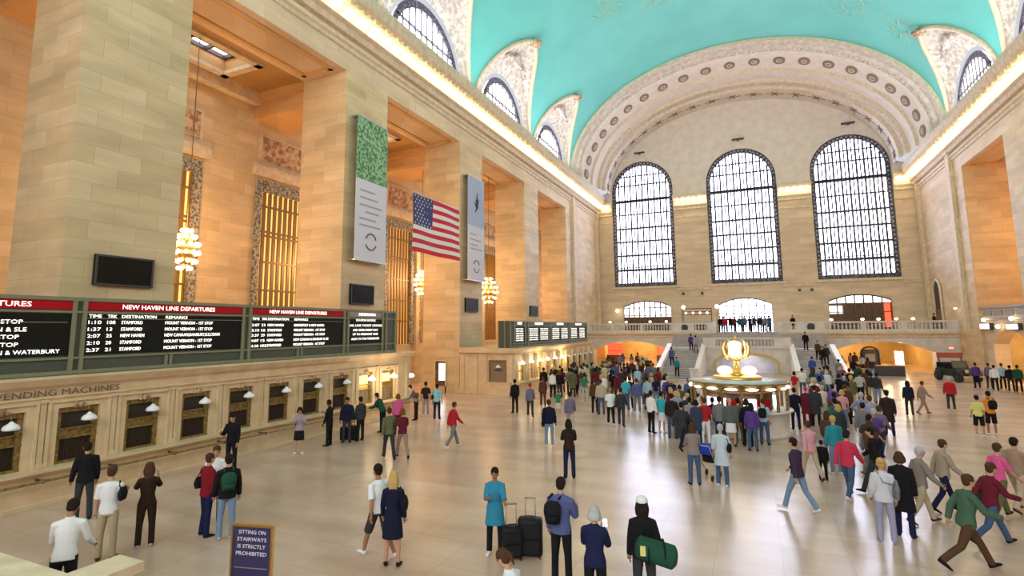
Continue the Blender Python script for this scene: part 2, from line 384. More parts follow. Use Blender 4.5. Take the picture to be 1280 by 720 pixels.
# ---------------------------------------------------------------- vault with lunettes
VA, VB, VZ = HW, 11.79, 22.9
VBB = 35.43-VZ
def vpt(x_sign, th, y): return (x_sign*VA*cos(th), y, VZ+VBB*sin(th))     # th 0 at the springing, pi/2 at the crown
LHW = T/2-.35                                                # half-width of a lunette shell at its foot
TH_TIP = math.asin((29.7-VZ)/VBB)
def th_edge(dy):                                             # dy from bay centre -> angle of the groin on the vault
    t = min(1, abs(dy)/LHW)
    if t >= 1: return 0.0
    return TH_TIP*(1-t**1.65)**(.80)
bays = [P0+k*T+PW/2+T/2 for k in range(-2, 4)]
def bay_dy(y): return min((y-c for c in bays), key=abs)
ys = sorted({round(c+LHW*t, 4) for c in bays for t in [-1+i/16 for i in range(33)]} | {Y0, YP})
ys = [y for y in ys if Y0 <= y <= YP]
g = G(); nth = 28
rows = []
for y in ys:
    t0 = th_edge(bay_dy(y)); row = []
    for i in range(nth+1): th = t0+(pi-2*t0)*i/nth; row.append((VA*cos(th), y, VZ+VBB*sin(th)))
    rows.append(row)
vs = [p for r in rows for p in r]; k = nth+1
g.add(vs, [(j*k+i, (j+1)*k+i, (j+1)*k+i+1, j*k+i+1) for j in range(len(rows)-1) for i in range(nth)], 0, True)
CEIL = g.obj('ceiling', 'teal', kind='structure')
WH, WR_, WZ = 4.25, 4.25, 22.35                              # lunette window: half-width, radius, springing
wn = [1]
def window_root(label=None):  # numbered openings
    o = link('window_%d' % wn[0], None, kind='structure'); wn[0] += 1; return o
for s in (-1, 1):
    for c in bays:
        g = G(); n = 32; A = []; B = []
        for i in range(n+1):
            a = pi*i/n
            y = c-(WR_+.45)*cos(a); z = WZ+(WR_+.45)*sin(a); A.append((s*(HW+.02), y, z))
            t = -cos(a); dy = LHW*t; th = th_edge(dy); B.append(vpt(s, th, c+dy))
        mid = [tuple(Vector(a_).lerp(Vector(b_), .5)+Vector((0, 0, .55*sin(pi*i/n)))) for i, (a_, b_) in enumerate(zip(A, B))]
        g.strip(A, mid, 0, True); g.strip(mid, B, 0, True)
        sh = g.obj('lunette_shell', 'relief', CEIL)
        r = G(); r.tube([Vector(b_)+Vector((-s*.05, 0, -.05)) for b_ in B], .2, 6); r.obj('groin_rib', 'trim', sh)
        r = G(); q = B[n//2]; r.ball((q[0]-s*.1, q[1], q[2]-.1), .42, 8, 0, 1, 1, .8)
        for a in range(6): r.ball((q[0]-s*.2+.35*cos(a), q[1]+.45*sin(a*1.05), q[2]-.15), .2, 6)
        r.obj('carved_boss', 'brown_relief', sh)
        r = G()                                              # winged shield carving on the shell
        m_ = Vector(A[n//2]).lerp(Vector(B[n//2]), .45)+Vector((-s*.0, 0, .15))
        r.ball(m_, .75, 10, 0, .5, .7, .9)
        for e in (-1, 1):
            for j in range(4): r.ball((m_.x+s*.15, m_.y+e*(.7+.45*j), m_.z-.12*j*j*.6), .42-.05*j, 8, 0, .5, 1, .6)
        r.obj('winged_shield', 'relief', sh)
        w = window_root()
        q = G(); q.add([(s*(HW+.3), c-WR_*cos(pi*i/24), WZ+WR_*sin(pi*i/24)) for i in range(25)]+[(s*(HW+.3), c+WR_, WZ-.6), (s*(HW+.3), c-WR_, WZ-.6)], [list(range(27))])
        q.obj('window_pane', 'lunglass', w)
        f = G(); o_ = [(s*(HW+.1), c-(WR_+.1)*cos(pi*i/24), WZ+(WR_+.1)*sin(pi*i/24)) for i in range(25)]; i_ = [(s*(HW+.1), c-(WR_-.42)*cos(pi*i/24), WZ+(WR_-.42)*sin(pi*i/24)) for i in range(25)]
        f.strip(o_, i_); i2 = [(s*(HW+.28), p[1], p[2]) for p in i_]; f.strip(i_, i2)
        f.obj('window_frame', 'iron2', w)
        r = G()
        for i in range(1, 12):
            y = c-WR_+2*WR_*i/12; h = sqrt(max(0, WR_**2-(y-c)**2)); r.box(*sorted((s*(HW+.12), s*(HW+.22))), y-.035, y+.035, WZ-.5, WZ+h)
        h = sqrt(WR_**2-2.1**2); r.box(*sorted((s*(HW+.1), s*(HW+.24))), c-h, c+h, WZ+2.05, WZ+2.17)
        r.obj('window_bars', 'iron', w)
# star figures painted on the vault
def figure(pts, w=.07):
    g = G()
    def onv(x, y): z = VZ+VBB*sqrt(max(0, 1-(x/VA)**2)); return Vector((x*.9965, y, z-.05))
    for poly in pts:
        P = []
        for (x0, y0), (x1, y1) in zip(poly, poly[1:]):
            for i in range(5): P.append(onv(x0+(x1-x0)*i/5, y0+(y1-y0)*i/5))
        P.append(onv(*poly[-1]))
        for a, b in zip(P, P[1:]):
            t = (b-a).normalized(); n_ = Vector((0, 0, 1)).cross(t).normalized()*w
            g.quad(a-n_, b-n_, b+n_, a+n_)
    return g.obj('painted_constellation', 'goldpaint', CEIL)
random.seed(3)
def crab(cx, cy, k=1.0):
    L = []
    for i in range(11):
        a = 2*pi*i/11+.2; r = k*random.uniform(1.4, 2.7)
        L.append([(cx+.6*k*cos(a), cy+.6*k*sin(a)*1.3), (cx+.8*r*cos(a), cy+r*sin(a)*1.2), (cx+r*cos(a+.3), cy+r*sin(a+.3)*1.3)])
    L.append([(cx+.9*k*cos(2*pi*i/14), cy+1.2*k*sin(2*pi*i/14)) for i in range(15)])
    return L
figure(crab(10.6, 54.6, .9), .028); figure(crab(14.3, 56.2, .65), .028); figure(crab(-5.5, 48.2, .9), .03); figure(crab(7.6, 53.0, .6), .025); figure(crab(-9.5, 46.5, .6), .03)

# ---------------------------------------------------------------- great arch: archivolt, soffit with rosettes, tympanum
ARCH = link('trim_1', None, kind='structure')
def ell(d, y, th): return ((VA-d)*cos(th), y, VZ+(VBB-d*.95)*sin(th))
bands = [(0, YP-.02, .02, YP-.6, 'trim'), (.0, YP-.6, .35, YP-.6, 'trim'), (.35, YP-.6, .42, YP+.3, 'ringrelief'), (.42, YP+.3, .75, YP+.45, 'ringrelief'), (.75, YP+.45, .80, YP+1.2, 'brown_relief2'),
         (.80, YP+1.2, .98, YP+1.35, 'plaster'), (.98, YP+1.35, 1.0, YP+5.0, 'plaster'), (1.0, YP+5.0, 1.25, YP+5.2, 'trim'), (1.25, YP+5.2, 1.25, YP+7.4, 'plaster'), (1.25, YP+7.4, 1.6, YP+7.6, 'trim'),
         (1.6, YP+7.6, 1.62, YP+8.7, 'ringrelief'), (1.62, YP+8.7, 1.95, YP+8.9, 'trim'), (1.95, YP+8.9, 1.97, YB+.02, 'plaster')]
M['brown_relief2'] = noisy('beaded_plaster', (.42, .36, .30), (.70, .62, .54), 4, .7, .8, lo=.4, hi=.6)
names = {'trim': 'moulding_ring', 'ringrelief': 'carved_ring', 'brown_relief2': 'beaded_ring', 'plaster': 'soffit_ring'}
for d0, y0, d1, y1, m_ in bands:
    g = G(); A = [ell(d0, y0, pi*i/72) for i in range(73)]; B = [ell(d1, y1, pi*i/72) for i in range(73)]; g.strip(A, B, 0, True)
    g.obj(names[m_], m_, ARCH)
def soff(th, y, d=1.0): return Vector(ell(d, y, th))
ros = G()
ros.lathe([(1.0, 0), (1.0, .10), (.86, .16), (.80, .06), (.62, .05), (.56, .16), (.40, .2), (.34, .08), (.2, .1), (.14, .22), (0.01, .24)], n=20)
ros_me = ros.mesh('rosette', 'motif')
ros2 = G(); ros2.lathe([(.52, .16), (.50, .21), (.40, .24), (.34, .18)], n=16, cap=False); ros2.lathe([(.16, .2), (.1, .3), (.01, .31)], n=10)
ros2_me = ros2.mesh('rosette_petals', 'trim')
for i in range(21):
    th = pi*(i+.5)/21
    p = soff(th, YP+3.0, 1.02); nrm = Vector((-cos(th)/VA, 0, -sin(th)/VBB)).normalized(); yv = Vector((0, 1, 0)); xv = yv.cross(nrm)
    mw = Matrix((( xv.x*.6, yv.x*.9, nrm.x*.4, p.x), (xv.y*.6, yv.y*.9, nrm.y*.4, p.y), (xv.z*.6, yv.z*.9, nrm.z*.4, p.z), (0, 0, 0, 1)))
    o = link('rosette', ros_me, ARCH, mw=mw); o2 = link('rosette_petals', ros2_me, o)
st = G(); st.ball((0, 0, 0), .26, 8, 0, 1, 1, .4)
for a in range(4):
    q = a*pi/2+pi/4; st.tube([(0, 0, 0), (.6*cos(q), .9*sin(q), .04)], [(.12, .06), (.03, .03)], 5)
st.tube([(-1.1, 0, 0), (1.1, 0, 0)], .045, 5); st_me = st.mesh('star_ornament', 'motif')
for i in range(21):
    th = pi*(i+.5)/21; p = soff(th, YP+10.3, 1.99); nrm = Vector((-cos(th)/VA, 0, -sin(th)/VBB)).normalized(); yv = Vector((0, 1, 0)); xv = yv.cross(nrm)
    mw = Matrix(((xv.x*.9, yv.x, nrm.x, p.x), (xv.y*.9, yv.y, nrm.y, p.y), (xv.z*.9, yv.z, nrm.z, p.z), (0, 0, 0, 1))); link('star_ornament', st_me, ARCH, mw=mw)

# ---------------------------------------------------------------- end wall with three great windows
C1 = 12.15; HWN = 4.09; ZS = 10.0; ZSP = 23.2
holes = [(c-HWN, c+HWN, ZS, semi(c, HWN, ZSP)) for c in (-C1, .27, C1)]
doors = [(-15.2, -8.95, 3.9, seg(-12.07, 3.13, 7.35, .75)), (-3.12, 2.95, 3.9, seg(-.08, 3.04, 7.35, .8)), (8.9, 15.1, 3.9, seg(12, 3.1, 7.5, .7))]
mpb = lambda u, z, d: (u, YB+d, z)
g = G(); ztop = lambda u: VZ+(VBB-1.9)*sqrt(max(0, 1-(u/(VA-1.97))**2)) if abs(u) < VA-1.97 else VZ
holed_wall(g, -HW-.1, HW+.1, 3.0, 21.9, [h for h in doors]+[(h[0], h[1], h[2], flat(21.9)) for h in holes], mpb, .9)
WB = g.obj('wall_back', 'stone2', kind='structure')
g = G(); hs = [(h[0], h[1], 21.9, h[3]) for h in holes]
br = [VA*sin(pi/2*i/20)*sg for i in range(21) for sg in (-1, 1) if VA*sin(pi/2*i/20) < VA-1.97]
holed_wall(g, -HW, HW, 21.9, ztop, hs, mpb, .9, breaks=br); TY = g.obj('tympanum', 'plaster', WB)
for a, b in ((-HW, -C1-HWN), (-C1+HWN, .27-HWN), (.27+HWN, C1-HWN), (C1+HWN, HW)):
    A = lambda u, w, t: (t, YB-u, w)
    q = G(); q.prof([(0, 19.9), (.2, 19.95), (.2, 20.2), (.38, 20.5), (.30, 20.55), (.30, 21.0), (.75, 21.35), (.9, 21.6), (.9, 21.9), (0, 22.05)], A, a, b); q.obj('cornice', 'trim', WB)
    q = G(); q.prof([(0, 9.3), (.2, 9.35), (.25, 9.6), (0, 9.7)], A, a, b)
    q.box(a, b, YB-.12, YB, 18.9, 19.1); q.obj('moulding', 'trim', WB)
for x, z in ((-6.0, 23.6), (-12.2, 28.4), (.3, 28.4), (12.4, 28.5), (6.2, 22.9)):      # small iron brackets
    if abs(abs(x)-6) > 1: q = G(); q.box(x-.7, x+.7, YB-.35, YB, z, z+.16); q.box(x-.1, x+.1, YB-.35, YB, z-.15, z); q.obj('iron_bracket', 'iron', WB)
for c in (-C1, .27, C1):
    w = window_root(); yo = YB+.35
    q = G(); ar = [(c-HWN*cos(pi*i/32), yo+.25, ZSP+HWN*sin(pi*i/32)) for i in range(33)]
    q.add(ar+[(c+HWN, yo+.25, ZS), (c-HWN, yo+.25, ZS)], [list(range(35))]); q.obj('window_pane', 'glass', w)
    f = G(); rr = HWN; bw = .52
    def lp(r, y, zb): return [(c-r, y, zb)]+[(c-r*cos(pi*i/32), y, ZSP+r*sin(pi*i/32)) for i in range(33)]+[(c+r, y, zb)]
    f.strip(lp(rr, yo-.1, ZS), lp(rr-bw, yo-.1, ZS)); f.strip(lp(rr-bw, yo-.1, ZS), lp(rr-bw, yo+.15, ZS)); f.box(c-rr, c+rr, yo-.12, yo+.15, ZS, ZS+.55)
    f.obj('window_frame', 'iron2', w)
    d = G()
    zz = ZS+.9
    while zz < ZSP:
        for e in (-1, 1): d.ball((c+e*(rr-bw/2), yo-.12, zz), .1, 6, 0, 1, .5, 1)
        zz += .5
    for i in range(1, 26): a_ = pi*i/26; d.ball((c-(rr-bw/2)*cos(a_), yo-.12, ZSP+(rr-bw/2)*sin(a_)), .1, 6, 0, 1, .5, 1)
    d.obj('frame_studs', 'silver', w)
    r = G(); n = 18
    for i in range(1, n):
        x = c-rr+bw+(2*rr-2*bw)*i/n; h = sqrt(max(0, (rr-bw)**2-(x-c)**2)); tk = .11 if i % 2 else .075
        r.box(x-tk, x+tk, yo, yo+.1, ZS+.5, ZSP+h)
    for z, tk in ((12.3, .17), (12.65, .06), (14.3, .13), (16.2, .12), (18.05, .13), (20.0, .09), (21.9, .2), (24.1, .09), (25.4, .08)):
        h = rr-bw if z < ZSP else sqrt(max(0, (rr-bw)**2-(z-ZSP)**2)); r.box(c-h, c+h, yo-.03, yo+.13, z-tk, z+tk)
    r.obj('window_bars', 'iron', w)
    q = G(); q.box(c-rr-.3, c+rr+.3, YB-.25, YB+.3, ZS-.3, ZS); q.obj('window_sill', 'trim', w)
# the doorways under the great windows
for j, (a, b, zb, fn) in enumerate(doors):
    w = window_root(); c = (a+b)/2
    f = G(); n = 7 if j else 9
    for i in range(n+1):
        x = a+(b-a)*i/n; f.box(x-.07, x+.07, YB+.3, YB+.45, zb, fn(min(max(x, a+.01), b-.01)))
    for z in (5.05, 6.15, 7.15): f.box(a, b, YB+.3, YB+.45, z-.06, z+.06)
    us = [a+(b-a)*i/20 for i in range(21)]
    f.strip([(u, YB+.28, fn(u)) for u in us], [(u, YB+.28, fn(u)-.16) for u in us]); f.obj('door_frame', 'wood' if j != 1 else 'iron', w)
    q = G(); q.add([(u, YB+.8, fn(u)) for u in us]+[(b, YB+.8, zb), (a, YB+.8, zb)], [list(range(23))])
    q.obj('window_pane', 'glass' if j == 1 else 'glowpane%d' % j, w) if j == 1 else None
    if j == 0:
        q = G(); q.add([(u, YB+.8, fn(u)) for u in us]+[(b, YB+.8, 5.9), (a, YB+.8, 5.9)], [list(range(23))]); q.obj('window_pane', 'screen', w)
        q = G(); q.box(a, b, YB+.7, YB+.85, zb, 5.95); q.obj('lower_panel', 'wood', w)
    if j == 2:
        q = G(); q.add([(u, YB+.8, fn(u)) for u in us]+[(b, YB+.8, 7.1), (a, YB+.8, 7.1)], [list(range(23))]); q.obj('window_pane', 'screen', w)
        q = G(); q.box(a, b, YB+.7, YB+.85, zb, 7.1); lp_ = q.obj('lower_panel', 'wood', w)
        q = G(); q.box(a+.1, a+1.4, YB+.6, YB+.7, 6.0, 6.9); q.obj('lit_sign', 'screen', w)
        q = G(); q.box(b-.7, b-.15, YB+.5, YB+.7, 4.4, 7.2); q.obj('red_panel', 'redlit', w)
for x in (-7.3, -5, 6, 7.3): # small speakers on the end wall
    q = G(); q.box(x-.14, x+.14, YB-.3, YB, 8.7, 9.0); q.obj('wall_speaker', 'iron', WB)
# arched niche in the right side wall above the balcony
w = window_root(); q = G(); q.box(HW-.12, HW+.02, 68.9, 71.3, 4, 6.2); q.obj('niche_door', 'wood', w)
q = G(); q.add([(HW-.06, 70.1-1.2*cos(pi*i/16), 8.0+1.2*sin(pi*i/16)) for i in range(17)]+[(HW-.06, 71.3, 4), (HW-.06, 68.9, 4)], [list(range(19))]); q.obj('niche_back', 'dark', w)
q = G(); q.tube([(HW-.1, 68.9, 4)]+[(HW-.1, 70.1-1.2*cos(pi*i/16), 8.0+1.2*sin(pi*i/16)) for i in range(17)]+[(HW-.1, 71.3, 4)], .13, 6); q.obj('niche_frame', 'trim', w)

# ---------------------------------------------------------------- glowing bulbs along the cornice
b = G(); b.ball((0, 0, 0), .24, 10); b_me = b.mesh('cornice_lamp', 'bulb'); k_ = G(); k_.lathe([(.07, 0), (.1, .08), (.07, .2)], (0, 0, .18), 8); s_me = k_.mesh('lamp_socket', 'brass')
def bulbs(pts, label, group):
    for p in pts:
        o = link('cornice_lamp', b_me, None, label, 'lamp', group, loc=p); link('lamp_socket', s_me, o)
bulbs([(-HW+.72, 12+1.04*i, 21.22) for i in range(59)], 'round glowing bulb in the lit row under the left cornice', 'bulbs along the left cornice')
bulbs([(HW-.72, 34+1.04*i, 21.22) for i in range(38)], 'round glowing bulb in the lit row under the right cornice', 'bulbs along the right cornice')
bulbs([(x, YB-.62, 21.18) for x in (-7.5, -6.8, -6.1, -5.4, -4.7, -4.1)], 'round glowing bulb on the end wall between left and middle tall windows', 'bulbs between the left and middle tall windows')
bulbs([(x, YB-.62, 21.18) for x in (4.8, 5.5, 6.2, 6.9, 7.6)], 'round glowing bulb on the end wall between middle and right tall windows', 'bulbs between the middle and right tall windows')
bulbs([(x, YB-.62, 21.18) for x in (16.7, 17.4)], 'round glowing bulb on the end wall, right of the right-hand tall window', 'bulbs in the right corner of the end wall')
bulbs([(x, YB-.62, 21.18) for x in (-17.4, -16.8)], 'round glowing bulb on the end wall, left of the left-hand tall window', 'bulbs in the left corner of the end wall')
# ================================================================ BALCONY, STAIRS, PASSAGES
YF = 65.0
def bx(*a): g = G(); g.box(*a); return g
BA = thing('balcony', 'pale stone balcony with a balustrade running across the far end of the hall', 'balcony', (0, YF, 0))
lx = lambda x, y, z: (x, y-YF, z)
g = G()
ah = [(-16.9, -8.1, .02, seg(-12.5, 4.4, 1.95, 1.0)), (7.9, 16.4, .02, seg(12.15, 4.25, 2.0, 1.0))]
holed_wall(g, -HW, HW, 0, 3.95, ah, lambda u, z, d: (u, d, z), 1.2)
g.box(-HW, -8, .2, YB-YF, 3.55, 3.95); g.box(8, HW, .2, YB-YF, 3.55, 3.95); g.box(-8, 8, 2.5, YB-YF, 3.55, 3.95)
g.obj('balcony_body', 'marble', BA)
A = lambda u, w, t: (t, -u, w)
g = G()
for a, b in ((-HW, -3.1), (3.1, HW)): g.prof([(0, 3.35), (.12, 3.4), (.12, 3.6), (.3, 3.75), (.3, 3.95), (0, 4.0)], A, a, b)
g.obj('base_moulding', 'trim', BA)
g = G()
for a, b in ((-HW, -3.1), (3.1, HW)): g.box(a, b, -.22, .22, 4.84, 5.02); g.box(a, b, -.18, .18, 3.95, 4.2)
g.obj('top_rail', 'marble', BA)
segs = [(-17.3, -14.75), (-14.3, -11.3), (-10.9, -7.8), (-5.3, -4.0), (3.5, 4.9), (7.4, 10.5), (11.0, 13.9), (14.3, 17.4)]
edges = [-HW]+[v for s_ in segs for v in s_]+[HW]
for a, b in zip(edges[::2], edges[1::2]):
    for u, v in (((a, -3.1), (3.1, b)) if a < 0 < b else ((a, b),)): bx(u, v, -.17, .17, 4.2, 4.84).obj('pedestal', 'marble', BA)
bl = G(); bl.lathe([(.07, 0), (.07, .06), (.045, .1), (.085, .26), (.09, .34), (.04, .5), (.05, .56), (.07, .6), (.07, .64)], n=6); bal_me = bl.mesh('baluster', 'marble')
nb = 0
for a, b in segs:
    n = max(3, int((b-a)/.31))
    for i in range(n):
        if nb < 100: link('baluster', bal_me, BA, loc=(a+(b-a)*(i+.5)/n, 0, 4.2)); nb += 1
for x in (-6.3, 6.15):
    q = G(); q.add([(x-.32, -.22, 4.22), (x+.32, -.22, 4.22), (x+.36, -.22, 4.6), (x+.2, -.22, 4.84), (x-.2, -.22, 4.84), (x-.36, -.22, 4.6)]*1+[(x-.32, -.1, 4.22), (x+.32, -.1, 4.22), (x+.36, -.1, 4.6), (x+.2, -.1, 4.84), (x-.2, -.1, 4.84), (x-.36, -.1, 4.6)], [(0, 1, 2, 3, 4, 5)]+[(i, (i+1) % 6, 6+(i+1) % 6, 6+i) for i in range(6)])
    q.ball((x, -.24, 4.5), .18, 8, 0, 1, .4, 1.2); q.obj('shield_ornament', 'iron', BA)
# grand staircase
ST = thing('staircase', 'double marble staircase descending from the balcony around a low central arch', 'staircase', (0, 60, 0))
g = G()
holed_wall(g, -4.0, 4.0, 0, 2.4, [(-2.85, 2.6, .02, seg(-.12, 2.73, .9, .85))], lambda u, z, d: (u, d, z), 4.5)
g.box(-7.5, 7.5, .3, 4.97, 2.15, 2.4); g.box(-4, -2.9, .02, 4.97, 0, 2.2); g.box(2.7, 4, .02, 4.97, 0, 2.2)
g.obj('landing', 'marble', ST)
g = G(); g.strip([(-.12-2.73*cos(pi*i/24)*1.0, -.06, .9+.85*sin(pi*i/24)) for i in range(25)], [(-.12-3.05*cos(pi*i/24), -.06, .9+1.12*sin(pi*i/24)) for i in range(25)])
g.box(-3.17, -2.85, -.1, .0, 0, .9); g.box(2.61, 2.93, -.1, .0, 0, .9); g.obj('arch_trim', 'goldwall', ST)
g = G()
for e in (-1, 1):
    for i in range(16):
        z = 2.4-.15*(i+1); g.box(*sorted((e*4.15, e*7.3)), -.6*(i+1), -.6*i, 0, z+.0)
    for i in range(10): g.box(*sorted((e*3.0, e*7.5)), 2.4+.257*i, 2.4+.257*(i+1), 2.3, 2.4+.155*(i+1))
for i in range(10): g.box(-3, 3, 2.4+.257*i, 2.4+.257*(i+1), 2.3, 2.4+.155*(i+1))
g.obj('stair_flight', 'stair', ST)
q = G(); q.quad((-2.9, 4.4, 0), (2.7, 4.4, 0), (2.7, 4.4, 2.1), (-2.9, 4.4, 2.1)); q.obj('arch_back_wall', 'marble', ST); point('arch_light', (-.1, 62.6, 1.5), 60, (.85, .85, 1), .25)
M['rampstone'] = mat('polished_ramp_stone', (.80, .76, .74), .35)
for e in (-1, 1):
    for xa in (4.0, 7.4):
        q = G(); x0, x1 = e*xa-.22, e*xa+.22; top = [(.35, 2.85), (0, 2.72), (-9.6, .42), (-10.0, .62), (-10.4, .62)]
        q.add([(x0, y, z) for y, z in top]+[(x0, -10.4, 0), (x0, .35, 0)]+[(x1, y, z) for y, z in top]+[(x1, -10.4, 0), (x1, .35, 0)],
              [tuple(range(7)), tuple(range(13, 6, -1))]+[(i, (i+1) % 7, 7+(i+1) % 7, 7+i) for i in range(7)])
        q.obj('sloping_parapet', 'rampstone', ST)
        q = G(); q.box(x0-.1, x1+.1, -10.6, -10.0, 0, .95); q.box(x0-.16, x1+.16, -10.66, -9.94, .95, 1.05); q.obj('newel', 'marble', ST)
g = G(); g.box(-4.0, 4.0, -.2, .2, 3.3, 3.46); g.box(-4.0, 4.0, -.16, .16, 2.4, 2.62)
for a, b in ((-4.0, -2.8), (2.5, 4.0)): g.box(a, b, -.16, .16, 2.6, 3.32)
g.obj('landing_rail', 'marble', ST)
for i in range(17): link('baluster', bal_me, ST, loc=(-2.65+.31*i, 0, 2.64))
# golden passages behind the arches
for nm, xa, xb_ in (('left', -17.4, -7.7), ('right', 7.4, 17.6)):
    g = G(); y0, y1 = YF+1.2, 84
    g.quad((xa, y0, 0), (xa, y1, 0), (xa, y1, 3.2), (xa, y0, 3.2)); g.quad((xb_, y0, 0), (xb_, y1, 0), (xb_, y1, 3.2), (xb_, y0, 3.2))
    g.quad((xa, y1, 0), (xb_, y1, 0), (xb_, y1, 3.2), (xa, y1, 3.2)); g.quad((xa, y0, 3.1), (xa, y1, 3.1), (xb_, y1, 3.1), (xb_, y0, 3.1))
    wl = g.obj('wall_passage_'+nm, 'goldwall', kind='structure')
    for i in range(4): point('passage_light', ((xa+xb_)/2+(-2 if i % 2 else 2), y0+3+4*i, 2.6), 150, (1, .78, .40), .3)
def passage_lamps(pts, label, group):
    g = G(); g.ball((0, 0, 0), .2, 8, 0, 1, 1, .5); me = g.mesh('ceiling_lamp', 'lamp'); k = G(); k.lathe([(.22, .06), (.22, .14)], n=10); ke = k.mesh('lamp_rim', 'brass')
    for p in pts: o = link('ceiling_lamp', me, None, label, 'lamp', group, loc=p); link('lamp_rim', ke, o)
passage_lamps([(9.9, 68, 2.96), (12.6, 70, 2.96), (10.5, 74, 2.96)], 'round glowing ceiling lamp inside the golden passage under the right side of the balcony', 'lamps in the right passage')
passage_lamps([(-14.5, 68, 2.96), (-11.5, 70, 2.96), (-9.5, 68, 2.96), (-12.5, 75, 2.96)], 'round glowing ceiling lamp inside the golden passage under the left side of the balcony', 'lamps in the left passage')
# things inside the passages
def simple(name, label, cat, parts, group=None, loc=(0, 0, 0)):
    t = thing(name, label, cat, loc, group=group)
    for pn, gg, m_ in parts: gg.obj(pn, m_, t)
    return t
def bx(*a): g = G(); g.box(*a); return g
g = G(); g.add([(-.75, 0, 0), (.75, 0, 0), (.75, 0, 1.7)]+[(.75*cos(pi*i/10), 0, 1.7+.5*sin(pi*i/10)) for i in range(1, 10)]+[(-.75, 0, 1.7)], [list(range(13))])
h = G(); h.tube([(-.8, 0, 0), (-.8, 0, 1.7)]+[(-.8*cos(pi*i/10), 0, 1.7+.55*sin(pi*i/10)) for i in range(1, 10)]+[(.8, 0, 1.7), (.8, 0, 0)], .1, 6)
k = bx(-.8, .8, .02, .35, 0, 2.0)
simple('information_stand', 'dark arched display stand in the middle of the right golden passage', 'stand', [('panel', bx(-.45, .45, -.05, 0, .7, 1.5), 'grey'), ('frame', h, 'iron'), ('body', k, 'iron')], loc=(12.1, 71.5, 0))
simple('lit_poster', 'bright white backlit poster with a gold frame in the right golden passage', 'poster', [('poster_face', bx(-.38, .38, -.04, 0, .35, 1.75), 'screen'), ('frame', G().box(-.5, .5, 0, .1, .2, 1.9), 'gold'), ('leg', G().box(-.4, -.3, 0, .08, 0, .2).box(.3, .4, 0, .08, 0, .2), 'gold')], loc=(15.0, 73, 0))
simple('shop_front', 'glowing red shop front inside the left golden passage', 'shop', [('counter', bx(-1.2, 1.2, -.3, .3, 0, 1.0), 'wood'), ('red_backdrop', bx(-1.2, 1.2, .32, .42, 1.0, 2.6), 'redlit'), ('sign', bx(-.6, .6, .2, .3, 2.0, 2.35), 'letter')], loc=(-9.6, 73, 0))
simple('kiosk_stall', 'red and brown market stall at the left end of the left golden passage', 'stall', [('counter', bx(-1.0, 1.0, -.4, .3, 0, 1.0), 'wood'), ('red_backdrop', bx(-1.0, 1.0, .32, .42, 1.0, 2.5), 'redlit'), ('shelf', bx(-.95, .95, .1, .32, 1.5, 1.56), 'wood')], loc=(-16.0, 72, 0))
h = G(); h.box(-1.15, 1.15, -.05, .05, 0, .9); simple('barrier', 'dark low barrier at the foot of the right arch, left of the golden pillar light', 'barrier', [('panel', h, 'iron'), ('top_bar', bx(-1.2, 1.2, -.07, .07, .9, .98), 'gold')], loc=(11.8, 60.5, 0))
# red exit lamp and the dark vintage car below the right end of the balcony
t = simple('exit_sign', 'glowing red sign lamp on the end wall right of the right arch', 'sign', [('lamp_box', bx(-.22, .22, -.12, 0, 2.32, 2.5), 'grey'), ('red_light', bx(-.17, .17, -.15, -.12, 2.35, 2.47), 'redglow')], loc=(17.55, YF-.02, 0))
t = thing('vintage_car', 'dark green open car on display below the right end of the balcony', 'car', (15.75, 57.0, 0), .35)
g = G(); g.prof([(-1.6, .42), (-1.6, .95), (-.5, 1.08), (-.3, 1.0), (1.5, 1.0), (1.62, .8), (1.62, .42)], lambda u, w, q: (q, u, w), -.62, .62); g.obj('body', mat('car_green', (.02, .03, .02), .4), t)
g = G(); g.tube([(-.6, -.42, 1.05), (-.55, -.3, 1.62), (.55, -.3, 1.62), (.6, -.42, 1.05)], .035, 6); ws = g.obj('windscreen', 'iron', t)
g = G(); g.quad((-.58, -.4, 1.08), (.58, -.4, 1.08), (.54, -.3, 1.6), (-.54, -.3, 1.6)); g.obj('glass', mat('tinted_glass', (.10, .14, .11), .15), ws)
for x in (-.72, .72):
    for y in (-1.15, 1.1):
        g = G(); g.X = Matrix.Translation((x, y, .42)) @ Matrix.Rotation(pi/2, 4, 'Y'); g.lathe([(.2, -.1), (.42, -.1), (.42, .1), (.2, .1)], n=18); w_ = g.obj('wheel', 'rubber', t)
        g = G(); g.X = Matrix.Translation((x, y, .42)) @ Matrix.Rotation(pi/2, 4, 'Y'); g.lathe([(.01, -.11), (.2, -.08), (.2, .08), (.01, .11)], n=12); g.obj('hub', 'iron', w_)
    g = G(); g.prof([(-1.62, .6), (-1.5, .88), (-1.1, .95), (-.7, .85), (-.55, .55), (-.6, .5), (-.8, .8), (-1.1, .88), (-1.45, .8)], lambda u, w, q: (q, u, w), x-.14, x+.14); g.obj('mudguard', 'iron', t)
for x in (-.42, .42): g = G(); g.ball((x, -1.68, .85), .15, 10, 0, 1, .6, 1); g.obj('headlight', 'silver', t)
g = G(); g.box(-.3, .3, -1.66, -1.6, .5, .92); g.obj('radiator', 'iron', t)
g = G(); g.box(-.75, .75, -1.8, -1.72, .42, .52); g.obj('bumper', 'silver', t)
for y in (.1, .95): g = G(); g.box(-.55, .55, y, y+.5, .9, 1.08); g.box(-.55, .55, y+.42, y+.55, 1.0, 1.45); g.obj('seat', 'leather', t)
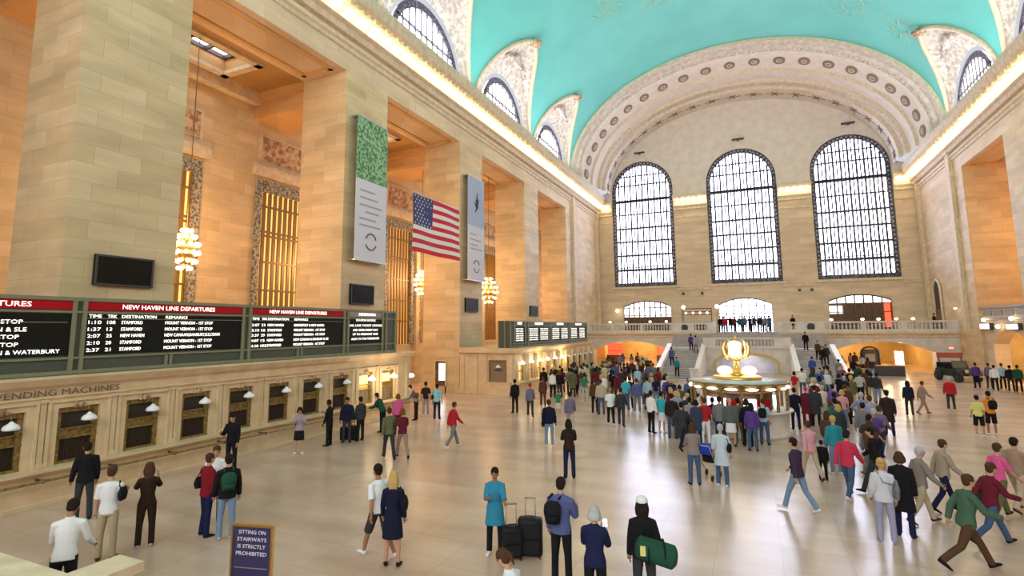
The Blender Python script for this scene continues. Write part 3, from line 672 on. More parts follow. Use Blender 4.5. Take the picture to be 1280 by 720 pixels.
t = simple('display_sign', 'brownish red board on posts standing behind the dark open car', 'sign', [('board', bx(-.9, .9, -.05, .05, 1.75, 2.2), mat('sign_brown_red', (.35, .07, .04), .6)), ('post', G().box(-.8, -.72, -.04, .04, 0, 1.75).box(.72, .8, -.04, .04, 0, 1.75), 'iron')], loc=(16.0, 59.5, 0))
# balcony furniture
random.seed(5)
tl = [(-14, 'left end'), (-11.8, 'x')]
g = G(); g.lathe([(.02, .12), (.12, .1), (.16, 0), (.13, -.08), (.02, -.1)], n=10); globe = g.mesh('lamp_shade', 'lamp')
g = G(); g.lathe([(.1, 0), (.1, .03), (.025, .05), (.025, .4)], n=8); lbase = g.mesh('lamp_stand', 'brass')
g = G(); g.lathe([(.5, .72), (.5, .76), (.02, .76)], n=16); ttop = g.mesh('table_top', 'white'); g = G(); g.lathe([(.25, 0), (.25, .03), (.04, .06), (.04, .72)], n=8); tleg = g.mesh('pedestal', 'wood')
def lamp_table(x, y, side, i):
    t = thing('cafe_table', 'small round restaurant table on the %s half of the balcony' % side, 'table', (x, y, 3.953), group='restaurant tables on the %s half of the balcony' % side)
    link('table_top', ttop, t); link('pedestal', tleg, t)
    l = thing('table_lamp', 'small glowing table lamp on the %s half of the balcony' % side, 'lamp', (x, y, 4.716), group='table lamps on the %s half of the balcony' % side)
    o = link('lamp_stand', lbase, l); link('lamp_shade', globe, l, loc=(0, 0, .5))
for i, x in enumerate((8.3, 11.1, 12.5, 14.0, 15.4)): lamp_table(x, 67.5, 'right', i)
for i, x in enumerate((-15.5, -13.5, -10.6, -8.7)): lamp_table(x, 67.8, 'left', i)
g = G(); g.box(-1.7, 1.7, -.5, .5, 0, 1.15); c_ = G(); c_.box(-1.8, 1.8, -.6, .6, 1.15, 1.22)
bar = simple('cocktail_bar', 'wooden bar with glowing reddish lamps and a slatted canopy on the left of the balcony', 'bar', [('counter_front', g, 'wood'), ('counter_top', c_, 'marble')], loc=(-5.3, 69, 3.953))
for z in (2.0, 2.35, 2.7):
    q = G()
    for i in range(9): q.box(-1.6+.38*i, -1.4+.38*i, -.3, .3, z, z+.12)
    q.box(-1.7, 1.7, -.32, -.26, z, z+.1); q.obj('canopy_slat_row', 'wood', bar)
for x in (-1.65, 1.65): bx(x-.05, x+.05, -.3, -.2, 1.2, 2.75).obj('canopy_post', 'wood', bar)
for x in (-1.2, -.4, .4, 1.2): q = G(); q.ball((x, -.35, 2.25), .12, 8); q.obj('bar_lamp', 'lamp', bar)
for x, y, h, lb in ((-6.6, 67.2, 3.0, 'left'), (-2.9, 66.6, 3.0, 'right')):
    t = thing('floor_lamp', 'tall standard lamp with a glowing globe on the balcony, %s of the wooden bar' % lb, 'lamp', (x, y, 3.953))
    q = G(); q.lathe([(.18, 0), (.18, .05), (.04, .1), (.04, h-.3)], n=8); q.obj('lamp_post', 'brass', t); q = G(); q.ball((0, 0, h-.1), .22, 10); q.obj('lamp_globe', 'lamp', t)
t = thing('hanging_lamp', 'glowing globe lamp on a bracket left of the left balcony doorway', 'lamp', (-15.9, YB-.3, 6.8)); q = G(); q.ball((0, -.2, 0), .22, 10); q.obj('lamp_globe', 'lamp', t); bx(-.04, .04, -.2, .3, .2, .26).obj('bracket', 'brass', t)
t = thing('hanging_lamp', 'glowing globe lamp in front of the left balcony doorway', 'lamp', (-12.6, YB-.3, 6.75)); q = G(); q.ball((0, -.2, 0), .18, 10); q.obj('lamp_globe', 'lamp', t); bx(-.04, .04, -.2, .3, .2, .26).obj('bracket', 'brass', t)

# lower wall with a golden arch on the right side
for k in (2, 3):
    ya, yb2 = P0+k*T+PW, P0+(k+1)*T
    g = G(); xr = HW+.25; cy = (ya+yb2)/2-.6
    holed_wall(g, ya, yb2, 0, 6.0, [(cy-3.3, cy+3.3, .02, seg(cy, 3.3, 3.0, 1.15))], lambda u, z, d: (xr+d, u, z), 1.0)
    g.box(xr, xr+1, ya, yb2, 5.9, 6.0); o = g.obj('screen_wall', 'stone2', WR)
    q = G(); q.box(xr-.15, xr, ya, yb2, 5.85, 6.02); q.box(xr-.1, xr, ya, yb2, 4.95, 5.1)
    for i in range(4): q.box(xr-.06, xr, ya+.35+i*2.15, ya+2.1+i*2.15, 5.3, 5.7)
    q.obj('parapet_panels', 'grey', o)
    q = G(); xa = xr+1; ya += .03; yb2 -= .03; q.quad((xa, ya, 0), (xa+6, ya, 0), (xa+6, ya, 4.6), (xa, ya, 4.6)); q.quad((xa, yb2, 0), (xa+6, yb2, 0), (xa+6, yb2, 4.6), (xa, yb2, 4.6)); q.quad((xa+6, ya, 0), (xa+6, yb2, 0), (xa+6, yb2, 4.6), (xa+6, ya, 4.6)); q.quad((xa, ya, 4.6), (xa+6, ya, 4.6), (xa+6, yb2, 4.6), (xa, yb2, 4.6))
    q.obj('wall_niche_right', 'goldwall', kind='structure'); point('niche_light', (xa+3, cy, 3.6), 300, (1, .75, .38), .3)
for y0, y1, z0, z1, lb in ((57.5, 59.4, 4.22, 4.62, 'farther of the two'), (52.1, 54.0, 4.22, 4.58, 'nearer of the two')):
    t = thing('lit_sign', 'long white lit sign above the right-hand golden arch, %s' % lb, 'sign', (HW+.1, (y0+y1)/2, z0))
    h = (y1-y0)/2; bx(-.12, .14, -h-.1, h+.1, -.06, z1-z0+.06).obj('sign_box', 'iron', t); bx(-.15, -.12, -h, h, 0, z1-z0).obj('sign_face', 'screen', t)
for y, z, lb in ((58.6, 4.95, 'above the farther lit sign on the right wall'), (53.1, 5.0, 'above the nearer lit sign on the right wall'), (55.8, 4.4, 'between the two lit signs on the right wall')):
    t = thing('wall_lamp', 'small round glowing lamp '+lb, 'lamp', (HW+.25, y, z)); q = G(); q.ball((-.25, 0, 0), .16, 8); q.obj('lamp_globe', 'lamp', t); bx(-.2, 0, -.04, .04, -.04, .04).obj('bracket', 'brass', t)
for y, z, lb in ((67.2, 4.45, 'lower'), (64.4, 6.1, 'upper')):
    t = thing('wall_lamp', 'small glowing lamp at the corner by the right end of the balcony, %s one' % lb, 'lamp', (HW, y, z)); q = G(); q.ball((-.25, 0, 0), .13, 8, 0, 1, 1.6, .6); q.obj('lamp_globe', 'lamp', t); bx(-.2, 0, -.04, .04, -.04, .04).obj('bracket', 'brass', t)

# ================================================================ TICKET BOOTHS
def bell(lit):
    g = G(); g.lathe([(.03, .16), (.06, .12), (.16, .05), (.19, -.02), (.17, -.05), (.02, -.05)], n=12, cap=False)
    return g.mesh('lamp_shade', 'shade_lit' if lit else 'shade')
bell_off, bell_on = bell(0), bell(1)
def booth_window(root, y, w, lit, X):
    # X: outward offset helper, front face at 0, outward +x ; y centre
    z0, z1 = .98, 2.46
    g = G()                                                # stone surround
    for a, b in ((y-w/2-.22, y-w/2), (y+w/2, y+w/2+.22)): g.box(X(-.05), X(.06), a, b, z0-.05, z1)
    g.box(X(-.05), X(.06), y-w/2-.22, y+w/2+.22, z1, z1+.16); g.box(X(0), X(.13), y-w/2-.26, y+w/2+.26, z1+.16, z1+.22)
    for a in (y-w/2-.26, y+w/2+.19): g.box(X(0), X(.12), a, a+.07, z0-.03, z1+.16)
    fr = g.obj('window_surround', 'booth', root)
    g = G(); g.ball((X(.08), y, z1+.07), .09, 8, 0, .6, .8, 1.3); g.ball((X(.07), y-.12, z1+.02), .06, 6); g.ball((X(.07), y+.12, z1+.02), .06, 6); g.obj('carved_ornament', 'brown_relief', fr)
    g = G()
    for a, b in ((y-w/2, y-w/2+.13), (y+w/2-.13, y+w/2)): g.box(X(-.14), X(-.04), a, b, z0, z1)
    g.box(X(-.14), X(-.04), y-w/2, y+w/2, z1-.14, z1); g.box(X(-.14), X(-.02), y-w/2, y+w/2, z0, z0+.07)
    g.box(X(-.12), X(-.02), y-w/2, y+w/2, 1.62, 1.67); g.box(X(-.12), X(-.02), y-w/2, y+w/2, 1.86, 1.90)
    g.obj('brass_frame', 'brass', fr)
    g = G(); g.box(X(-.13), X(-.10), y-w/2+.1, y+w/2-.1, 1.66, 1.87); g.obj('name_band', 'brass' if not lit else 'gold', fr)
    g = G(); n = 15
    for i in range(1, n): yy = y-w/2+.13+(w-.26)*i/n; g.box(X(-.10), X(-.08), yy-.007, yy+.007, z0+.06, 1.63)
    g.obj('grille', 'darkgrille', fr)
    g = G(); g.box(X(-.34), X(-.16), y-w/2, y+w/2, z0, z1); g.obj('dark_glass', 'dark' if not lit else 'lamp2', fr)
    ll = link('lamp_shade', bell_on if lit else bell_off, fr, loc=(X(.30), y+.12, 2.14))
    g = G(); g.tube([(X(.05), y+.12, 2.45), (X(.22), y+.12, 2.46), (X(.3), y+.12, 2.3)], .014, 5); g.obj('lamp_arm', 'brass', fr)
M['lamp2'] = mat('lit_booth_interior', (.8, .6, .3), .5, 0, .5, (1, .72, .34))
def board(root, y0, y1, z0, z1, xf, cells, X0):
    g = G(); g.box(X0, xf, y0, y1, z0, z1); g.obj('board_case', 'board', root)
NB = thing('ticket_booth', 'long stone ticket booth with brass-framed windows along the left wall, nearer of the two', 'booth', (-16.2, 0, 0))
yb0, yb1 = -4.0, 25.2
ww = [8.63+.52+1.76*k for k in range(-7, 9)]
X = lambda d: d
g = G()
hs = [(y-.52, y+.52, .98, flat(2.46)) for y in ww if y > yb0+1]
holed_wall(g, yb0, yb1, 0, 3.0, hs, lambda u, z, d: (-d, u, z), .35); g.box(-2.1, -.34, yb1-.05, yb1, 0, 3.0); g.box(-.36, -.33, yb0, yb1, 0, 3.0); g.box(-.36, 0, yb1-.01, yb1, 0, 3)
g.obj('front_wall', 'booth', NB)
A = lambda u, w, t: (u, t, w)
g = G(); g.prof([(-2.1, 3.0), (.02, 3.0), (.05, 3.05), (.12, 3.08), (.2, 3.2), (.24, 3.26), (.24, 3.32), (-2.1, 3.33)], A, yb0, yb1+.22); g.obj('cornice', 'booth', NB)
g = G(); g.prof([(-.05, 2.72), (.05, 2.74), (.05, 2.8), (-.05, 2.8)], A, yb0, yb1); g.obj('frieze_moulding', 'booth', NB)
g = G(); g.prof([(0, 0), (.1, 0), (.1, .10), (.06, .14), (.06, .75), (.28, .86), (.32, .9), (.32, .95), (0, .97)], A, yb0, yb1); g.obj('counter_ledge', 'booth', NB)
g = G(); g.tube([(.38, yb0, .70), (.38, yb1-.3, .70)], .035, 8); rl = g.obj('brass_rail', 'brass', NB)
for y in [w_-.88 for w_ in ww if w_ > 0][::1]: g = G(); g.tube([(.06, y, .70), (.38, y, .70)], .03, 6); g.ball((.38, y, .70), .06, 8); g.obj('rail_bracket', 'wood', rl)
for y in ww:
    if y > 0: booth_window(NB, y, 1.04, y > 20.9, X)
for y in [w_+.88 for w_ in ww if w_ > -1]+[yb1-.35]:
    g = G(); g.box(0, .09, y-.07, y+.07, 1.1, 2.64); g.box(0, .14, y-.09, y+.09, .97, 1.1); g.box(0, .14, y-.09, y+.09, 2.64, 2.72); g.obj('pilaster', 'booth', NB)
text('VENDING MACHINES', .235, fx(.06, 10.15, 2.81-.0), 'engraved', NB, 'engraved_lettering', align='RIGHT', width=2.95)
point('booth_light', (-15.2, 22.6, 2.0), 40, (1, .78, .45), .2)
# departures board on the near booth
DB = thing('departures_board', 'long green departures board on top of the nearer ticket booth', 'board', (-16.32, 0, 3.33))
g = G(); g.box(-.5, 0, yb0, 24.03, 0, 2.1); g.obj('board_case', 'board', DB)
g = G()
for z, t_ in ((0.06, .05), (.45, .03), (1.72, .03), (2.08, .05)): g.box(0, .06, yb0, 24.03, z-t_, z+t_)
for y in (8.87, 9.13, 14.46, 14.76, 19.98, 20.25, 22.85, 23.15, 23.95): g.box(0, .07, y-.05, y+.05, 0, 2.1)
for y in (11.6, 11.75, 17.2, 17.4): g.box(0, .06, y-.04, y+.04, 0, .45)
g.obj('board_frame', 'boardtrim', DB)
panels = [(3.0, 8.82, 'HARLEM LINE DEPARTURES', 'red', None), (9.2, 14.4, 'NEW HAVEN LINE DEPARTURES', 'red', 'b'), (14.83, 19.92, 'NEW HAVEN LINE DEPARTURES', 'red', 'c'), (20.32, 22.8, 'INFORMATION', 'grey', 'd')]
rowz = [4.78, 4.58, 4.39, 4.19, 3.99]
for i, (a, b, head, m_, kk) in enumerate(panels):
    q = bx(-.02, .03, a, b, 1.78, 2.02).obj('header_panel', m_, DB)
    hp = {0: (6.05, 1.8), 1: (10.15, 3.1), 2: (15.66, 3.15), 3: (21.0, 1.25)}[i]
    text(head, .19, fx(.035, hp[0] if i else 7.85, 1.84), 'letter', q, width=hp[1] if i else 3.1, align='LEFT' if i else 'RIGHT')
    q = bx(-.02, .02, a, b, .52, 1.66).obj('flap_panel', 'boardblack', DB)
    if i == 0:
        bx(.02, .04, a, b-.1, 1.42, 1.44).obj('divider', 'boardtrim', q)
        for z, s_, y in zip(rowz, ['MOUNT VERNON - 1ST STOP', 'NEW CANAAN & SLE', 'MOUNT VERNON - 1ST STOP', 'MOUNT VERNON - 1ST STOP', 'NEW CANAAN & WATERBURY'], (7.7, 7.8, 7.65, 7.65, 8.6)):
            text(s_, .15, fx(.025, y, z-3.33-.06), 'letter', q, 'timetable_row', align='RIGHT', width=.112*len(s_))
    if kk in ('b', 'c'):
        c = (9.25, 9.75, 10.15, 11.5) if kk == 'b' else (14.86, 15.3, 15.6, 16.95)
        for t_, y, w_ in zip(('TIME', 'TRK', 'DESTINATION', 'REMARKS'), c, (.34, .26, 1.05, .75)): text(t_, .13, fx(.025, y, 1.57-.0), 'letter', q, 'column_title', width=w_)
        bx(.02, .04, a, b, 1.535, 1.555).obj('divider', 'boardtrim', q)
        rows_ = {'b': [('1:10', '108', 'STAMFORD', 'MOUNT VERNON - 1ST STOP'), ('1:37', '13', 'STAMFORD', 'MOUNT VERNON - 1ST STOP'), ('2:07', '25', 'NEW HAVEN', 'NEW CANAAN,DANBURY,SLE,CONN'), ('2:10', '20', 'STAMFORD', 'MOUNT VERNON - 1ST STOP'), ('2:37', '21', 'STAMFORD', 'MOUNT VERNON - 1ST STOP')],
                 'c': [('3:07', '23', 'NEW HAVEN', 'BRIDGEPORT & NEW HAVEN'), ('3:10', '18', 'STAMFORD', 'MOUNT VERNON - 1ST STOP'), ('3:37', '29', 'STAMFORD', 'MOUNT VERNON - 1ST STOP'), ('4:07', '15', 'NEW HAVEN', 'NEW CANAAN & DANBURY & SLE'), ('4:10', '102', 'STAMFORD', 'MOUNT VERNON - 1ST STOP')]}[kk]
        for z, r_ in zip(rowz, rows_):
            ww_ = (.34, .075*len(r_[1]), .078*len(r_[2]), .074*len(r_[3])) if kk == 'b' else (.34, .09*len(r_[1]), .088*len(r_[2]), .078*len(r_[3]))
            for s_, y, w_ in zip(r_, c, ww_): text(s_, .14, fx(.025, y, z-3.33-.06-(.06 if kk == 'c' else 0)), 'letter', q, 'timetable_row', width=w_)
    if kk == 'd':
        for z, s_ in zip((4.97, 4.72, 4.5, 4.3, 4.08), ('STATION NOTICE', 'RAIL LINE TICKET OFFICES', 'ARE OPEN EVERY DAY', 'UP TO MIDNIGHT AND', 'ALSO TO THE WEEKENDS')):
            text(s_, .14, fx(.025, 21.55, z-3.33-.06), 'letter', q, 'notice_row', align='CENTER', width=.105*len(s_))
# farther booth and its board
FB = thing('ticket_booth', 'long stone ticket booth with glowing windows along the left wall, farther of the two', 'booth', (-14.0, 34.45, 0))
L_ = 19.6
g = G(); hw2 = [(y-.5, y+.5, .9, flat(2.3)) for y in [1.1+1.72*k for k in range(11)]]
holed_wall(g, 0, L_, 0, 2.9, hw2, lambda u, z, d: (-d, u, z), .35)
holed_wall(g, -4.2, 0, 0, 2.9, [(-1.93, -.66, .87, flat(2.32))], lambda u, z, d: (u, d, z), .3); g.box(-4.2, -.36, L_-.1, L_, 0, 2.9); g.box(-.37, -.34, .35, L_, 0, 2.9); g.box(-4.2, -.3, .3, .33, 0, 2.9)
g.obj('front_wall', 'booth', FB)
g = G(); g.prof([(-4.2, 2.85), (.1, 2.85), (.15, 2.95), (.22, 3.05), (.24, 3.18), (-4.2, 3.2)], A, -.24, L_); g.obj('cornice', 'booth', FB)
g = G(); g.box(-2.2, -.2, -.3, 0, .78, .86); g.box(-2.1, -.3, -.24, 0, 0, .78); g.box(0, .3, .1, L_, .78, .86); g.box(0, .22, .1, L_, 0, .78); g.obj('counter_ledge', 'booth', FB)
for x in (-4.05, -3.0, -2.25, -.3): bx(x-.16, x+.16, -.09, 0, .9 if x > -2.9 else 0, 2.72).obj('pilaster', 'booth', FB)
q = G(); q.box(-1.93, -.66, .05, .1, .87, 2.32); fr = q.obj('frosted_window', mat('frosted_brown', (.25, .17, .12), .4), FB)
q = G(); q.box(-1.97, -1.87, -.03, .06, .87, 2.36); q.box(-.72, -.62, -.03, .06, .87, 2.36); q.box(-1.97, -.62, -.03, .06, 2.27, 2.36); q.obj('brass_frame', 'brass', fr)
bx(-1.55, -.95, .0, .05, 1.62, 1.72).obj('dark_bar', 'iron', fr); link('lamp_shade', bell_off, fr, loc=(-1.2, -.08, 1.9))
for i, h in enumerate(hw2):
    y = (h[0]+h[1])/2; lit = i < 6 and i != 4
    q = bx(-.34, -.28, h[0], h[1], .9, 2.3).obj('booth_window', 'lamp2' if lit else 'dark', FB)
    q2 = G()
    for a in (h[0], h[1]-.1): q2.box(-.12, -.04, a, a+.1, .9, 2.3)
    q2.box(-.12, -.04, h[0], h[1], 2.2, 2.3); q2.box(-.1, -.04, h[0], h[1], 1.55, 1.62); q2.obj('brass_frame', 'brass', q)
    link('lamp_shade', bell_on if i < 6 else bell_off, q, loc=(.1, y, 2.12))
    if i < 11: q3 = G(); q3.tube([(.08, y+.86, .9), (.08, y+.86, 2.7)], .17, 10); q3.obj('column', 'booth', FB)
point('booth_light', (-13.2, 38.5, 2.2), 60, (1, .78, .42), .3); point('booth_light', (-13.2, 44, 2.2), 60, (1, .78, .42), .3)
FD = thing('departures_board', 'grey-green departures board on top of the farther ticket booth', 'board', (-14.1, 34.2, 3.2))
g = G(); g.box(-1.0, 0, 0, 18.4, 0, 1.84); g.obj('board_case', 'board', FD)
g = G()
for z, t_ in ((.05, .04), (.28, .03), (1.52, .03), (1.8, .05)): g.box(0, .06, 0, 18.4, z-t_, z+t_)
for x in (-.98, -.5, -.06): g.box(x-.04, x+.04, -.05, 0, 0, 1.84)
bnd = [.4, 2.3, 2.9, 7.4, 7.9, 12.4, 12.9, 18.0]
for y in bnd: g.box(0, .07, y-.06, y+.06, 0, 1.84)
g.obj('board_frame', 'boardtrim', FD)
random.seed(11)
for a, b in zip(bnd[::2], bnd[1::2]):
    q = bx(0, .03, a+.05, b-.05, .34, 1.45).obj('flap_panel', 'boardblack', FD)
    bx(0, .05, (a+b)/2-.35*(b-a)/2, (a+b)/2+.35*(b-a)/2, 1.6, 1.75).obj('header_panel', 'letter', FD)
    for j in range(6):
        nc = 1 if b-a < 3 else 2
        for c_i in range(nc):
            y = a+.25+c_i*(b-a)/2; s_ = random.choice(['STAMFORD', 'NEW HAVEN', 'BREWSTER', 'CROTON', 'WHITE PLAINS', 'SOUTHEAST'])
            text(s_, .13, fx(.035, y, 1.24-.16*j), 'letter', q, 'timetable_row', width=min((b-a)*.4, 1.7) if nc > 1 else 1.3)

# ================================================================ INFORMATION KIOSK
KX, KY = .12, 26.5
K = thing('information_kiosk', 'round marble and brass information kiosk topped by a glowing golden clock', 'kiosk', (KX, KY, 0))
g = G(); g.lathe([(2.0, 0), (2.0, .12), (1.95, .15), (1.95, .92), (2.05, .98)], n=40); g.obj('round_counter', 'marble', K)
g = G(); g.lathe([(2.1, .98), (2.14, 1.02), (2.1, 1.06), (1.4, 1.06)], n=40); g.obj('counter_top', 'marble', K)
g = G(); g.lathe([(1.35, 1.0), (1.35, 1.75)], n=24, cap=False); g.obj('inner_shelving', 'wood', K)
for i in range(16):
    a = 2*pi*i/16+.1; g = G(); g.box(1.9, 1.99, -.045, .045, 1.05, 1.92); g.X = None
    o = g.obj('brass_mullion', 'brass', K); o.rotation_euler = (0, 0, a)
for i in range(16):
    a = 2*pi*(i+.5)/16+.1; g = G(); g.ball((2.0, 0, 1.98), .1, 8, 0, .5, 2.6, .55); o = g.obj('glowing_fascia_light', 'kglow', K); o.rotation_euler = (0, 0, a)
    if i in (0, 2, 3, 5, 9, 10, 12): g = G(); g.box(1.45, 1.5, -.28, .28, 1.12, 1.55); o = g.obj('display_screen', 'screen', K); o.rotation_euler = (0, 0, a)
    if i in (1, 4, 6, 8, 11, 13): g = G(); g.box(1.45, 1.55, -.3, .3, 1.08, 1.5); g.box(1.45, 1.6, -.32, .32, 1.2, 1.22); o = g.obj('leaflet_rack', 'red' if i % 2 else 'gold', K); o.rotation_euler = (0, 0, a)
g = G(); g.lathe([(1.9, 1.9), (2.0, 1.9), (2.0, 1.93)], n=40, cap=False); g.lathe([(1.88, 1.9), (1.9, 2.08), (2.06, 2.12), (2.08, 2.18), (1.95, 2.2)], n=40, cap=False); g.obj('fascia', 'brass', K)
g = G(); g.lathe([(2.02, 2.19), (1.0, 2.26), (.4, 2.3), (.01, 2.3)], n=40); g.obj('roof', 'greenroof', K)
g = G(); g.lathe([(1.0, 2.2), (1.0, 2.36), (.9, 2.4), (.01, 2.42)], n=24); g.lathe([(.42, 2.4), (.42, 2.5), (.2, 2.6), (.12, 2.7), (.12, 3.0), (.2, 3.08), (.1, 3.15)], n=16); g.obj('clock_pedestal', 'gold', K)
for dx in (-.5, .5):
    g = G(); g.ball((dx, -.1, 2.62), .3, 14, 0, 1, 1, .62); g.obj('glowing_dome_lamp', 'lamp', K); g = G(); g.tube([(dx*.2, -.05, 2.55), (dx*.6, -.08, 2.42), (dx, -.1, 2.46)], .035, 6); g.obj('lamp_arm', 'gold', K)
CL = G(); CL.ball((0, 0, 3.55), .34, 18); cb = CL.obj('clock_ball', 'gold', K)
for i in range(4):
    a = i*pi/2-pi/2-.08
    g = G(); g.X = Matrix.Rotation(a, 4, 'Z') @ Matrix.Translation((.25, 0, 3.55)) @ Matrix.Rotation(pi/2, 4, 'Y'); g.lathe([(.36, 0), (.35, .1), (.2, .14), (.01, .15)], n=24); f_ = g.obj('clock_face', 'clock', K)
    g = G(); g.X = Matrix.Rotation(a, 4, 'Z') @ Matrix.Translation((.25, 0, 3.55)) @ Matrix.Rotation(pi/2, 4, 'Y'); g.lathe([(.36, -.02), (.41, .02), (.41, .08), (.36, .11)], n=24, cap=False); g.obj('clock_rim', 'gold', f_)
    g = G(); g.X = Matrix.Rotation(a, 4, 'Z') @ Matrix.Translation((.41, 0, 3.55)) @ Matrix.Rotation(pi/2, 4, 'Y'); g.box(-.17, .02, -.012, .012, 0, .01); g.box(-.01, .01, -.02, .2, 0, .012); g.obj('clock_hand', 'black', f_)
g = G(); g.lathe([(.1, 0), (.06, .06), (.1, .12), (.04, .2), (.01, .28)], (0, 0, 3.88), 10); g.obj('acorn_finial', 'gold', K)
for e in (-1, 1): g = G(); g.tube([(e*.3, 0, 3.1), (e*.5, 0, 3.3), (e*.54, 0, 3.6), (e*.45, 0, 3.85)], [.05, .06, .05, .03], 8); g.obj('scroll_bracket', 'gold', K)
point('kiosk_light', (KX, KY, 1.75), 60, (1, .8, .5), .3)

# ================================================================ BANNERS, FLAG, PANELS, CHANDELIERS
def banner(y0, y1, z0, z1, zsplit, top, label, bars):
    t = thing('hanging_banner', label, 'banner', (-HW+.42, (y0+y1)/2, z0)); h = (y1-y0)/2
    bx(0, .03, -h, h, zsplit-z0, z1-z0).obj('picture_panel', top, t); w = bx(0, .03, -h, h, 0, zsplit-z0).obj('white_panel', 'banner', t)
    bx(-.42, .05, -h, h, z1-z0, z1-z0+.06).obj('top_rod', 'silver', t); bx(-.42, .05, -h, h, -.05, 0).obj('bottom_rod', 'silver', t)
    g = G()
    for z, a, b in bars: g.box(.03, .034, -h+a*2*h, -h+b*2*h, z, z+.1)
    g.obj('grey_print', mat('pale_print', (.36, .36, .42), .8), w)
    g = G()
    for k in range(2): g.tube([(.04, .45*cos(a), 1.05+.45*sin(a)) for a in [pi*k+.35+i*(pi-.7)/12 for i in range(13)]], .035, 5)
    g.obj('ring_emblem', 'iron', w)
    return t, w
t, w = banner(22.42, 25.08, 8.2, 16.05, 12.6, 'leafy', 'tall narrow banner with green foliage above a white panel on the second pier', [(3.75, .12, .6), (3.35, .12, .7), (2.95, .12, .85), (2.6, .3, .75), (2.2, .12, .65), (1.85, .12, .8)])
t, w = banner(34.93, 37.6, 8.12, 15.95, 12.2, 'bannerblue', 'tall narrow lilac and white banner with a small dark bird on the third pier', [(3.4, .12, .5), (3.0, .12, .8), (2.6, .12, .6), (2.3, .12, .85)])
g = G(); g.tube([(.05, -.3, 5.9), (.05, 0, 5.6), (.05, .4, 6.3)], [.03, .13, .02], 6); g.tube([(.05, -.1, 6.2), (.05, .1, 5.6), (.05, -.2, 5.2)], [.02, .1, .02], 6); g.tube([(.05, .1, 6.0), (.05, .05, 6.7)], [.08, .02], 5); g.obj('bird_picture', 'iron', t)
FL = thing('national_flag', 'large american flag with stars and stripes hanging in front of the third pier', 'flag', (-12, 19.1, 7.8))
fw, fh = 4.12, 2.52; sh = fh/13
def fxo(y, z): return .05*sin(y*2.2+z)
for k in range(13):
    g = G(); n = 14; y0 = fw*.4 if k >= 6 else 0
    a = [(fxo(y0+(fw-y0)*i/n, k*sh), y0+(fw-y0)*i/n, k*sh) for i in range(n+1)]; b = [(fxo(y0+(fw-y0)*i/n, (k+1)*sh), y0+(fw-y0)*i/n, (k+1)*sh) for i in range(n+1)]
    g.strip(a, b); g.strip([(p[0]-.02, p[1], p[2]) for p in a], [(p[0]-.02, p[1], p[2]) for p in b]); g.obj('stripe', 'fred' if k % 2 == 0 else 'fwhite', FL)
g = G(); n = 8
a = [(fxo(fw*.4*i/n, 6*sh), fw*.4*i/n, 6*sh) for i in range(n+1)]; b = [(fxo(fw*.4*i/n, fh), fw*.4*i/n, fh) for i in range(n+1)]; g.strip(a, b); g.strip([(p[0]-.02, p[1], p[2]) for p in a], [(p[0]-.02, p[1], p[2]) for p in b]); ca = g.obj('canton', 'fblue', FL)
for r_ in range(9):
    for c in range(6 if r_ % 2 == 0 else 5):
        y = fw*.4*(c+(.5 if r_ % 2 == 0 else 1))/6; z = 6*sh+(fh-6*sh)*(r_+.5)/9; g = G()
        P = [(0, y+.062*(1 if j % 2 == 0 else .4)*sin(2*pi*j/10), z+.062*(1 if j % 2 == 0 else .4)*cos(2*pi*j/10)) for j in range(10)]
        g.add([(fxo(y, z)+.012, p[1], p[2]) for p in P]+[(fxo(y, z)+.012, y, z)], [(j, (j+1) % 10, 10) for j in range(10)]); g.obj('star', 'fwhite', ca)
g = G(); g.tube([(0, 0, fh+.02), (0, fw, fh+.02)], .03, 6); g.obj('flag_pole', 'silver', FL)
g = G()
for y in (0.1, fw-.1): g.tube([(0, y, fh), (0, y, 23)], .006, 4)
g.obj('suspension_wire', 'silver', FL)
for y0, y1, z0, z1, lb in ((10.32, 12.2, 6.0, 7.0, 'first (nearest)'), (22.63, 24.53, 5.85, 6.92, 'second'), (35.24, 37.15, 5.76, 6.78, 'third'), (47.95, 49.85, 5.65, 6.66, 'fourth')):
    t = thing('speaker_panel', 'black rectangular grille panel mounted on the %s pier of the left wall' % lb, 'panel', (-HW, (y0+y1)/2, z0)); h = (y1-y0)/2
    bx(0, .12, -h, h, 0, z1-z0).obj('panel_box', 'black', t); g = G()
    for a in (-h, h-.06): g.box(.12, .15, a, a+.06, 0, z1-z0)
    for z in (0, z1-z0-.06): g.box(.12, .15, -h, h, z, z+.06)
    g.obj('panel_frame', 'iron', t)
def chandelier(loc, R, Hh, label, top):
    t = thing('chandelier', label, 'chandelier', loc); random.seed(2)
    g = G(); g.lathe([(.02*R, -Hh*.5), (.25*R, -Hh*.42), (.62*R, -Hh*.2), (.7*R, 0), (.55*R, Hh*.2), (.2*R, Hh*.38), (.06*R, Hh*.5)], n=14); g.obj('gilt_body', 'gold', t)
    g = G(); g.tube([(0, 0, Hh*.5), (0, 0, top-loc[2])], .02, 6); g.obj('chain', 'brass', t)
    n = 0
    bl_ = G(); bl_.ball((0, 0, 0), .10, 8); bme = bl_.mesh('chandelier_bulb', 'cbulb')
    for j, (zz, rr, m_) in enumerate(((-.42, .45, 6), (-.27, .8, 9), (-.08, 1.0, 11), (.1, .95, 11), (.27, .7, 9), (.40, .35, 5))):
        for i in range(m_):
            a = 2*pi*(i+.5*(j % 2))/m_; link('chandelier_bulb', bme, t, loc=(rr*R*cos(a), rr*R*sin(a), zz*Hh))
    return t
chandelier((-22.3, 16.2, 8.2), .55, 2.1, 'bulb-covered gilt chandelier hanging behind the nearest pier', 18.6)
